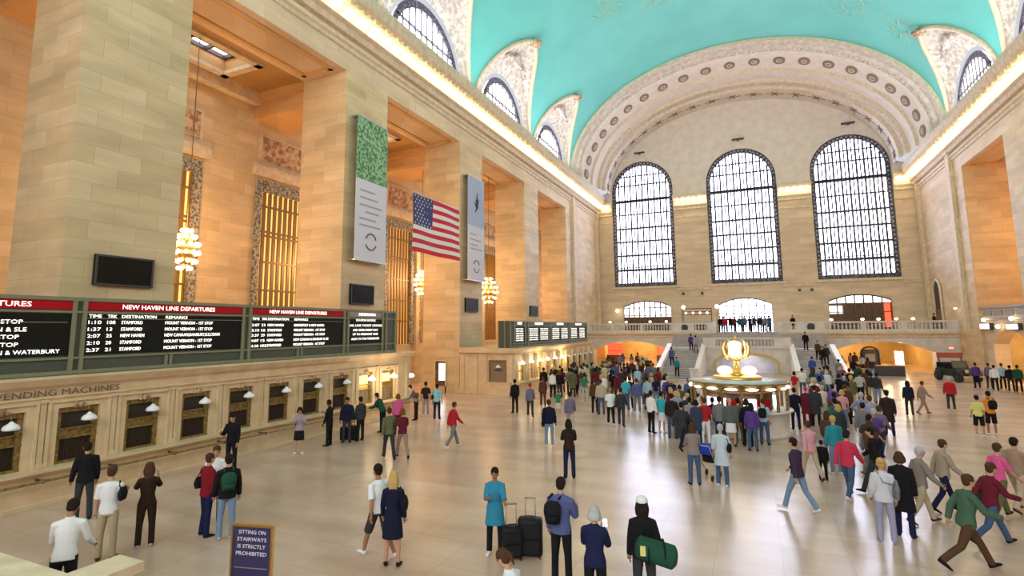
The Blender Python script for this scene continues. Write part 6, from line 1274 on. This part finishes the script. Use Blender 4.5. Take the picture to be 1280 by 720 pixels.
(-5.4,35.15,0,0.288,1.69,'f','stand','darkskin','long','brownhair','tshirt','grey','trousers','lightdenim','white','brown-haired person in grey top and lightdenim trousers before the left golden arch',None,0,None),
(-9.32,49.86,0,-0.09,1.61,'f','hold','darkskin','long','blond','tshirt','maroon','trousers','grey','brown','fair-haired person in maroon top and grey trousers before the left golden arch',None,0,None),
(-9.85,42.21,0,-0.29,1.67,'f','walk','skin','bob','brownhair','jacket','slateblue','trousers','navy','white','brown-haired person in slateblue top and navy trousers before the left golden arch',None,0,None),
(-5.72,41.67,0,-0.473,1.6,'f','walk','skin','long','hair','tshirt','red','trousers','brown','black','dark-haired person in red top and brown trousers before the left golden arch',None,0,None),
(-8.77,45.59,0,0.444,1.6,'f','rest','darkskin','long','hair','jacket','black','trousers','denim','brown','dark-haired person in black top and denim trousers before the left golden arch',None,0,None),
(-7.48,42.02,0,-0.04,1.7,'f','rest','tan','long','brownhair','tshirt','navy','trousers','navy','white','brown-haired person in navy top and navy trousers before the left golden arch',None,0,None),
(-5.14,33.16,0,0.631,1.59,'f','rest','darkskin','bob','brownhair','jacket','darkgreen','trousers','denim','white','brown-haired person in darkgreen top and denim trousers before the left golden arch',None,0,None),
(-9.23,43.78,0,0.779,1.79,'m','walk','skin','short','hair','tshirt','slateblue','trousers','denim','white','dark-haired person in slateblue top and denim trousers before the left golden arch',None,0,None),
(-5.68,42.6,0,-0.352,1.54,'f','stand','skin','long','greyhair','jacket','khaki','trousers','navy','black','grey-haired person in khaki top and navy trousers before the left golden arch',None,0,None),
(-8.07,48.21,0,0.559,1.69,'f','hold','tan','bob','blond','jacket','brown','trousers','grey','brown','fair-haired person in brown top and grey trousers before the left golden arch',None,0,None),
(-4.51,33.22,0,0.206,1.62,'f','hold','skin','long','brownhair','tshirt','navy','trousers','lightdenim','black','brown-haired person in navy top and lightdenim trousers before the left golden arch',None,0,None),
(-6.64,38.85,0,0.344,1.75,'m','hold','darkskin','short','greyhair','jacket','paleblue','trousers','lightdenim','black','grey-haired person in paleblue top and lightdenim trousers before the left golden arch',None,0,None),
(-6.5,42.22,0,-0.105,1.76,'m','rest','tan','short','hair','tshirt','slateblue','trousers','grey','black','dark-haired person in slateblue top and grey trousers before the left golden arch',None,0,None),
(-4.14,34.17,0,0.68,1.65,'f','walk','skin','long','hair','tshirt','white','trousers','navy','black','dark-haired person in white top and navy trousers before the left golden arch',None,0,None),
(-8.71,50.97,0,0.498,1.73,'m','stand','skin','short','greyhair','tshirt','purple','trousers','grey','brown','grey-haired person in purple top and grey trousers before the left golden arch',None,0,None),
(-4.17,34.91,0,0.239,1.67,'m','hold','skin','short','brownhair','tshirt','slateblue','trousers','brown','black','brown-haired person in slateblue top and brown trousers before the left golden arch',None,0,None),
(-7.68,38.75,0,0.795,1.66,'m','rest','skin','short','greyhair','jacket','black','trousers','beige','brown','grey-haired person in black top and beige trousers before the left golden arch',None,0,None),
(-6.94,34.18,0,0.488,1.72,'m','walk','darkskin','short','brownhair','tshirt','maroon','trousers','brown','white','brown-haired person in maroon top and brown trousers before the left golden arch',None,0,None),
(-10.05,45.63,0,-0.09,1.79,'m','walk','darkskin','short','hair','jacket','brown','trousers','navy','brown','dark-haired person in brown top and navy trousers before the left golden arch',None,0,None),
(-5.13,37.89,0,-0.254,1.68,'m','rest','darkskin','short','brownhair','tshirt','maroon','trousers','charcoal','white','brown-haired person in maroon top and charcoal trousers before the left golden arch',None,0,None),
(-7.85,46.45,0,0.735,1.63,'f','hold','darkskin','long','blond','jacket','charcoal','trousers','grey','white','fair-haired person in charcoal top and grey trousers before the left golden arch',None,0,None),
(-7.04,45.48,0,0.194,1.64,'f','rest','skin','bob','brownhair','jacket','red','trousers','grey','white','brown-haired person in red top and grey trousers before the left golden arch',None,0,None),
(-7.07,46.94,0,0.656,1.76,'m','walk','skin','short','hair','jacket','beige','trousers','charcoal','brown','dark-haired person in beige top and charcoal trousers before the left golden arch',None,0,None),
(-8.53,43.22,0,0.826,1.7,'m','rest','darkskin','short','hair','tshirt','slateblue','trousers','navy','brown','dark-haired person in slateblue top and navy trousers before the left golden arch',None,0,None),
(-7.25,36.58,0,-0.318,1.78,'m','hold','skin','short','hair','jacket','charcoal','trousers','beige','brown','dark-haired person in charcoal top and beige trousers before the left golden arch',None,0,None),
(-6.31,43.3,0,0.603,1.75,'m','hold','skin','short','brownhair','jacket','grey','trousers','brown','brown','brown-haired person in grey top and brown trousers before the left golden arch',None,0,None),
(-7.72,33.78,0,0.789,1.63,'f','stand','darkskin','bob','blond','jacket','white','trousers','khaki','black','fair-haired person in white top and khaki trousers before the left golden arch',None,0,None),
(-5.28,36.27,0,0.275,1.61,'f','walk','darkskin','bob','blond','tshirt','beige','trousers','denim','black','fair-haired person in beige top and denim trousers before the left golden arch',None,0,None),
(-11.16,46.88,0,0.1,1.63,'f','hold','skin','bob','brownhair','tshirt','brown','trousers','brown','black','brown-haired person in brown top and brown trousers before the left golden arch',None,0,None),
(-10.49,47.31,0,0.5,1.66,'f','walk','darkskin','long','greyhair','jacket','grey','trousers','charcoal','black','grey-haired person in grey top and charcoal trousers before the left golden arch',None,0,None),
(-7.81,39.82,0,-0.434,1.71,'m','walk','darkskin','short','hair','jacket','maroon','trousers','black','white','dark-haired person in maroon top and black trousers before the left golden arch',None,0,None),
(-2.43,25.94,0,0.096,1.65,'f','walk','tan','bob','greyhair','jacket','lightgrey','trousers','charcoal','white','grey-haired person in lightgrey top and charcoal trousers queueing at the kiosk front',None,0,None),
(-1.8,24.45,0,-0.302,1.71,'m','hold','darkskin','short','blond','jacket','charcoal','trousers','denim','black','fair-haired person in charcoal top and denim trousers queueing at the kiosk front',None,0,None),
(-2.26,25.04,0,0.027,1.7,'f','hold','skin','bob','blond','jacket','lavender','trousers','beige','white','fair-haired person in lavender top and beige trousers queueing at the kiosk front',None,0,None),
(-3.62,31.73,0,0.001,1.8,'m','walk','tan','short','greyhair','jacket','purple','trousers','khaki','black','grey-haired person in purple top and khaki trousers left of the kiosk',None,0,None),
(-2.66,27.56,0,0.778,1.6,'f','stand','skin','long','brownhair','tshirt','lightgrey','trousers','grey','black','brown-haired person in lightgrey top and grey trousers left of the kiosk',None,0,None),
(-2.69,29.32,0,0.399,1.57,'f','hold','tan','bob','hair','jacket','olive','trousers','brown','white','dark-haired person in olive top and brown trousers left of the kiosk',None,0,None),
(-2.5,31.55,0,-0.175,1.72,'m','rest','darkskin','short','brownhair','jacket','slateblue','trousers','lightdenim','white','brown-haired person in slateblue top and lightdenim trousers left of the kiosk',None,0,None),
(-3.36,30.68,0,0.577,1.71,'m','rest','darkskin','short','blond','tshirt','navy','trousers','beige','brown','fair-haired person in navy top and beige trousers left of the kiosk',None,0,None),
(-2.08,29.03,0,-0.445,1.7,'m','hold','darkskin','short','blond','jacket','black','trousers','denim','black','fair-haired person in black top and denim trousers left of the kiosk',None,0,None),
(-3.41,32.32,0,0.797,1.57,'f','stand','skin','bob','blond','tshirt','navy','trousers','charcoal','brown','fair-haired person in navy top and charcoal trousers left of the kiosk',None,0,None),
(-2.79,26.9,0,0.797,1.68,'f','hold','tan','long','blond','jacket','maroon','trousers','navy','white','fair-haired person in maroon top and navy trousers left of the kiosk',None,0,None),
(3.64,34.82,0,-0.188,1.67,'f','hold','tan','long','greyhair','jacket','teal','trousers','lightdenim','brown','grey-haired person in teal top and lightdenim trousers between kiosk and right stairs',None,0,None),
(4.08,36.2,0,-0.137,1.66,'f','hold','tan','long','hair','jacket','grey','trousers','brown','brown','dark-haired person in grey top and brown trousers between kiosk and right stairs',None,0,None),
(3.65,33.92,0,-0.035,1.74,'m','rest','skin','short','greyhair','tshirt','white','trousers','beige','brown','grey-haired person in white top and beige trousers between kiosk and right stairs',None,0,None),
(4.66,41.93,0,0.405,1.77,'m','walk','darkskin','short','hair','jacket','brown','trousers','charcoal','white','dark-haired person in brown top and charcoal trousers between kiosk and right stairs',None,0,None),
(5.03,43.43,0,-0.208,1.76,'m','hold','tan','short','hair','jacket','slateblue','trousers','black','white','dark-haired person in slateblue top and black trousers between kiosk and right stairs',None,0,None),
(4.99,32.79,0,-0.784,1.65,'f','stand','skin','bob','hair','jacket','olive','trousers','brown','black','dark-haired person in olive top and brown trousers between kiosk and right stairs',None,0,None),
(5.41,34.53,0,0.523,1.85,'m','rest','tan','short','blond','jacket','olive','trousers','beige','brown','fair-haired person in olive top and beige trousers between kiosk and right stairs',None,0,None),
(4.46,40.44,0,-0.238,1.75,'m','stand','skin','short','greyhair','tshirt','blue','trousers','navy','black','grey-haired person in blue top and navy trousers between kiosk and right stairs',None,0,None),
(5.24,35.84,0,-0.428,1.72,'m','stand','skin','short','greyhair','jacket','black','trousers','navy','white','grey-haired person in black top and navy trousers between kiosk and right stairs',None,0,None),
(5.49,46.03,0,-0.243,1.7,'f','walk','darkskin','long','hair','tshirt','olive','trousers','navy','black','dark-haired person in olive top and navy trousers between kiosk and right stairs',None,0,None),
(3.01,39.79,0,-0.623,1.62,'f','stand','skin','bob','hair','tshirt','red','trousers','khaki','black','dark-haired person in red top and khaki trousers between kiosk and right stairs',None,0,None),
(4.93,41.16,0,-0.428,1.66,'f','stand','tan','long','greyhair','jacket','white','trousers','lightdenim','white','grey-haired person in white top and lightdenim trousers between kiosk and right stairs',None,0,None),
(3.55,41.23,0,-0.07,1.74,'m','stand','tan','short','hair','tshirt','white','trousers','denim','black','dark-haired person in white top and denim trousers between kiosk and right stairs',None,0,None),
(4.25,42.64,0,0.137,1.63,'f','hold','skin','long','brownhair','tshirt','darkgreen','trousers','charcoal','black','brown-haired person in darkgreen top and charcoal trousers between kiosk and right stairs',None,0,None),
(3.53,32.55,0,-0.613,1.75,'m','stand','skin','short','blond','jacket','maroon','trousers','denim','brown','fair-haired person in maroon top and denim trousers between kiosk and right stairs',None,0,None),
(6.17,40.93,0,-0.198,1.8,'m','rest','skin','short','hair','tshirt','black','trousers','charcoal','brown','dark-haired person in black top and charcoal trousers between kiosk and right stairs',None,0,None),
(9.99,59.4,0,-0.259,1.63,'f','rest','skin','long','hair','jacket','brown','trousers','grey','brown','dark-haired person in brown top and grey trousers before the right golden arch',None,0,None),
(8.55,56.81,0,-0.33,1.61,'f','hold','skin','long','hair','jacket','black','trousers','brown','brown','dark-haired person in black top and brown trousers before the right golden arch',None,0,None),
(5.25,38.31,0,-0.806,1.64,'f','hold','skin','bob','hair','tshirt','black','trousers','navy','black','dark-haired person in black top and navy trousers before the right golden arch',None,0,None),
(10.12,58.3,0,-0.397,1.57,'f','hold','skin','bob','blond','jacket','charcoal','trousers','lightdenim','brown','fair-haired person in charcoal top and lightdenim trousers before the right golden arch',None,0,None),
(6.21,45.91,0,-0.352,1.57,'f','stand','darkskin','bob','greyhair','jacket','slateblue','trousers','charcoal','brown','grey-haired person in slateblue top and charcoal trousers before the right golden arch',None,0,None),
(8.01,48.73,0,-0.489,1.66,'f','walk','darkskin','long','hair','tshirt','khaki','trousers','navy','black','dark-haired person in khaki top and navy trousers before the right golden arch',None,0,None),
(7.96,47.0,0,-0.486,1.67,'f','rest','skin','bob','brownhair','tshirt','navy','trousers','beige','black','brown-haired person in navy top and beige trousers before the right golden arch',None,0,None),
(7.14,40.06,0,-0.394,1.66,'f','hold','darkskin','bob','hair','jacket','charcoal','trousers','beige','black','dark-haired person in charcoal top and beige trousers before the right golden arch',None,0,None),
(6.54,47.42,0,-0.511,1.62,'f','walk','darkskin','long','blond','tshirt','red','trousers','brown','white','fair-haired person in red top and brown trousers before the right golden arch',None,0,None),
(7.16,42.55,0,-0.736,1.73,'m','stand','skin','short','blond','tshirt','brown','trousers','brown','white','fair-haired person in brown top and brown trousers before the right golden arch',None,0,None),
(6.45,39.27,0,-0.26,1.76,'m','walk','skin','short','hair','tshirt','lightgrey','trousers','black','white','dark-haired person in lightgrey top and black trousers before the right golden arch',None,0,None),
(7.4,46.28,0,-0.478,1.81,'m','walk','tan','short','brownhair','jacket','darkgreen','trousers','black','brown','brown-haired person in darkgreen top and black trousers before the right golden arch',None,0,None),
(7.27,39.02,0,-0.666,1.7,'m','rest','darkskin','short','hair','jacket','charcoal','trousers','lightdenim','black','dark-haired person in charcoal top and lightdenim trousers before the right golden arch',None,0,None),
(5.61,39.3,0,-0.602,1.63,'f','rest','tan','bob','hair','jacket','slateblue','trousers','charcoal','brown','dark-haired person in slateblue top and charcoal trousers before the right golden arch',None,0,None),
(8.58,64.32,0,-0.725,1.63,'f','walk','skin','bob','greyhair','jacket','grey','trousers','grey','brown','grey-haired person in grey top and grey trousers inside the right golden arch',None,0,None),
(9.93,68.89,0,-0.448,1.65,'f','stand','skin','long','brownhair','jacket','khaki','trousers','brown','black','brown-haired person in khaki top and brown trousers inside the right golden arch',None,0,None),
(10.21,68.08,0,-0.55,1.73,'m','rest','skin','short','hair','jacket','brown','trousers','khaki','black','dark-haired person in brown top and khaki trousers inside the right golden arch',None,0,None),
(8.06,62.53,0,-0.644,1.77,'f','hold','skin','bob','brownhair','tshirt','olive','trousers','denim','white','brown-haired person in olive top and denim trousers inside the right golden arch',None,0,None),
(8.21,61.3,0,0.259,1.66,'f','hold','darkskin','long','blond','jacket','white','trousers','grey','brown','fair-haired person in white top and grey trousers inside the right golden arch',None,0,None),
(10.5,65.97,0,0.499,1.74,'m','walk','tan','short','brownhair','jacket','slateblue','trousers','brown','brown','brown-haired person in slateblue top and brown trousers inside the right golden arch',None,0,None),
(10.29,64.09,0,-0.245,1.65,'f','stand','skin','bob','brownhair','jacket','lightgrey','trousers','brown','brown','brown-haired person in lightgrey top and brown trousers inside the right golden arch',None,0,None),
(-11.65,61.35,0,0.59,1.62,'f','walk','tan','long','hair','jacket','slateblue','trousers','denim','black','dark-haired person in slateblue top and denim trousers inside the left golden arch',None,0,None),
(-9.79,55.98,0,0.44,1.61,'f','stand','tan','bob','blond','tshirt','charcoal','trousers','black','brown','fair-haired person in charcoal top and black trousers inside the left golden arch',None,0,None),
(-12.56,61.13,0,0.475,1.65,'f','hold','tan','long','hair','jacket','slateblue','trousers','beige','white','dark-haired person in slateblue top and beige trousers inside the left golden arch',None,0,None),
(-8.7,54.13,0,-0.11,1.65,'f','hold','tan','long','greyhair','jacket','darkgreen','trousers','charcoal','brown','grey-haired person in darkgreen top and charcoal trousers inside the left golden arch',None,0,None),
(-9.83,57.66,0,0.136,1.71,'m','stand','tan','short','greyhair','tshirt','grey','trousers','beige','black','grey-haired person in grey top and beige trousers inside the left golden arch',None,0,None),
(-13.19,56.99,0,0.792,1.62,'f','rest','skin','long','brownhair','tshirt','brown','trousers','black','white','brown-haired person in brown top and black trousers inside the left golden arch',None,0,None),
(-12.25,58.04,0,-0.356,1.72,'m','hold','darkskin','short','greyhair','jacket','grey','trousers','charcoal','black','grey-haired person in grey top and charcoal trousers inside the left golden arch',None,0,None),
(-9.33,54.73,0,-0.42,1.55,'f','hold','skin','long','hair','tshirt','beige','trousers','khaki','white','dark-haired person in beige top and khaki trousers inside the left golden arch',None,0,None),
(-12.22,52.51,0,-0.06,1.63,'f','hold','darkskin','bob','brownhair','jacket','olive','trousers','denim','white','brown-haired person in olive top and denim trousers inside the left golden arch',None,0,None),
(-10.63,59.49,0,0.742,1.8,'m','rest','skin','short','hair','jacket','brown','trousers','beige','brown','dark-haired person in brown top and beige trousers inside the left golden arch',None,0,None),
(4.03,20.92,0,-0.679,1.7,'m','walk','skin','short','hair','tshirt','charcoal','trousers','grey','white','dark-haired person in charcoal top and grey trousers loosely right of the kiosk',None,0,None),
(3.76,26.79,0,-0.498,1.73,'m','stand','darkskin','short','hair','tshirt','brown','trousers','black','brown','dark-haired person in brown top and black trousers loosely right of the kiosk',None,0,None),
(2.97,21.6,0,-0.395,1.64,'f','rest','skin','long','brownhair','jacket','brown','trousers','lightdenim','black','brown-haired person in brown top and lightdenim trousers loosely right of the kiosk',None,0,None),
(2.99,20.1,0,0.36,1.69,'m','stand','skin','short','blond','jacket','teal','trousers','lightdenim','white','fair-haired person in teal top and lightdenim trousers loosely right of the kiosk',None,0,None),
(4.4,22.29,0,-0.471,1.7,'m','hold','tan','short','greyhair','tshirt','purple','trousers','navy','white','grey-haired person in purple top and navy trousers loosely right of the kiosk',None,0,None),
(4.84,25.74,0,0.129,1.76,'m','stand','skin','short','brownhair','jacket','lavender','trousers','denim','white','brown-haired person in lavender top and denim trousers loosely right of the kiosk',None,0,None),
(3.51,23.34,0,0.275,1.65,'f','stand','skin','bob','blond','jacket','charcoal','trousers','denim','black','fair-haired person in charcoal top and denim trousers loosely right of the kiosk',None,0,None),
(3.94,20.02,0,0.32,1.63,'f','walk','darkskin','long','brownhair','jacket','brown','trousers','grey','brown','brown-haired person in brown top and grey trousers loosely right of the kiosk',None,0,None),
]
for x,y,z,rz,h,sex,pose,skin,hair,hc,top,tc,bot,bc,shoe,label,group,fine,extra in PEOPLE:
    if bot == 'skirtlong': bot = 'skirt'
    if bot == 'trousers3': bot = 'shorts'
    if top == 'coat2': top = 'tunic'
    r, J = person(x,y,z,rz,h,sex,pose,skin,hair,hc,top,tc,bot,bc,shoe,label,group,fine)
    if extra and extra[0] == 'bag': shoulder_bag(r, J, extra[2], extra[1], extra[3], extra[4], cross=len(extra) > 5, size=1.5 if len(extra) > 5 else 1)
    if extra and extra[0] == 'pack': backpack(r, J, extra[2], extra[1], extra[3] if len(extra) > 3 else 0)
    if extra and extra[0] == 'duffel':
        p = J['pel']+Vector((.16, -.26, .12)); g = G(); g.tube([p+Vector((-.30,0,.06)), p+Vector((-.26,0,.05)), p+Vector((.26,-.02,-.08)), p+Vector((.31,-.02,-.09))], [.10,.17,.18,.11], 14)
        k = G(); k.tube([p+Vector((-.22,.0,.15)), J['chest']+Vector((-.02,-.17,.05)), J['sh']+Vector((-.02,0,.085)), J['chest']+Vector((.1,.15,0)), p+Vector((.2,.2,0))], .016, 5)
        t_ = G(); t_.box(p.x-.25,p.x-.17,p.y-.19,p.y-.165,p.z-.02,p.z+.12)
        b_ = G(); [b_.tube([(p.x+e, p.y+.19*cos(a), p.z-.02+.19*sin(a)) for a in [2*pi*q/12 for q in range(13)]], .012, 5) for e in (-.12,.12)]
        carried('duffel_bag', 'large dark green duffel bag slung over the back of the person in the white cap', 'bag', r, [('bag_body', remesh(g,.015), 'cloth', 'darkgreen'), ('shoulder_strap', k, 'cloth', 'black'), ('yellow_tag', t_, 'cloth', 'yellow'), ('band', b_, 'cloth', 'black')])

suitcase(-3.63, 10.4, 0.558, .40, .62, .28, 'black suitcase with raised handle held by the woman in the teal tunic', 1.02)
suitcase(-3.34, 10.65, 0.282, .50, .74, .30, 'larger black suitcase with raised handle standing right of the held one', 1.10)
suitcase(-14.54, 18.19, 0.707, .40, .55, .26, 'small black suitcase standing between the two left people of the trio by the counter', 0)
suitcase(-14.23, 18.32, 1.043, .42, .6, .26, 'black suitcase at the feet of the middle man of the trio by the counter', 0)
t = thing('stroller', 'blue and black baby stroller between the woman in taupe and the grey-haired person', 'stroller', (-0.54, 18.09, 0), -0.264)
g = G(); g.tube([(0,-.1,.75),(0,.05,.5),(0,.32,.42)], [(.17,.05),(.2,.07),(.18,.04)], 10, flat=FW); g.obj('seat', 'leather', t)
g = G(); g.tube([(0,-.22,.72),(0,-.14,.92),(0,.08,.98),(0,.22,.88)], [(.2,.03),(.22,.03),(.22,.03),(.2,.02)], 10); o = g.obj('canopy', 'cloth', t); o.color = (.03,.06,.45,1)
g = G()
for s in (-.2,.2): g.tube([(s,-.45,1.02),(s,-.1,.55),(s,.35,.12)], .012, 6); g.tube([(s,-.3,.12),(s,.05,.5)], .012, 6)
g.tube([(-.2,-.45,1.02),(.2,-.45,1.02)], .014, 6); g.obj('frame', 'silver', t)
for s in (-.2,.2):
    for y in (-.3,.35): g = G(); g.X = Matrix.Translation((s,y,.09)) @ Matrix.Rotation(pi/2,4,'Y'); g.lathe([(.03,-.03),(.09,-.02),(.09,.02),(.03,.03)], n=12); g.obj('wheel','rubber',t)
# small things people hold
def phone_for(x, y, z, rz, label):
    t = thing('mobile_phone', label, 'phone', (x, y, z), rz)
    bx(-.04, .04, -.006, .006, -.07, .07).obj('phone_case', 'silver', t); bx(-.034, .034, -.009, -.006, -.06, .06).obj('phone_screen', 'screen', t)
for o in list(D.objects):
    if o.get('label', '').startswith('grey-haired woman in navy jacket'):
        m = Matrix.Translation(o.location) @ Matrix.Rotation(o.rotation_euler.z, 4, 'Z'); p = m @ Vector((.12, .36, 1.33)); phone_for(p.x, p.y, p.z, o.rotation_euler.z, 'bright phone held up by the grey-haired woman in navy')
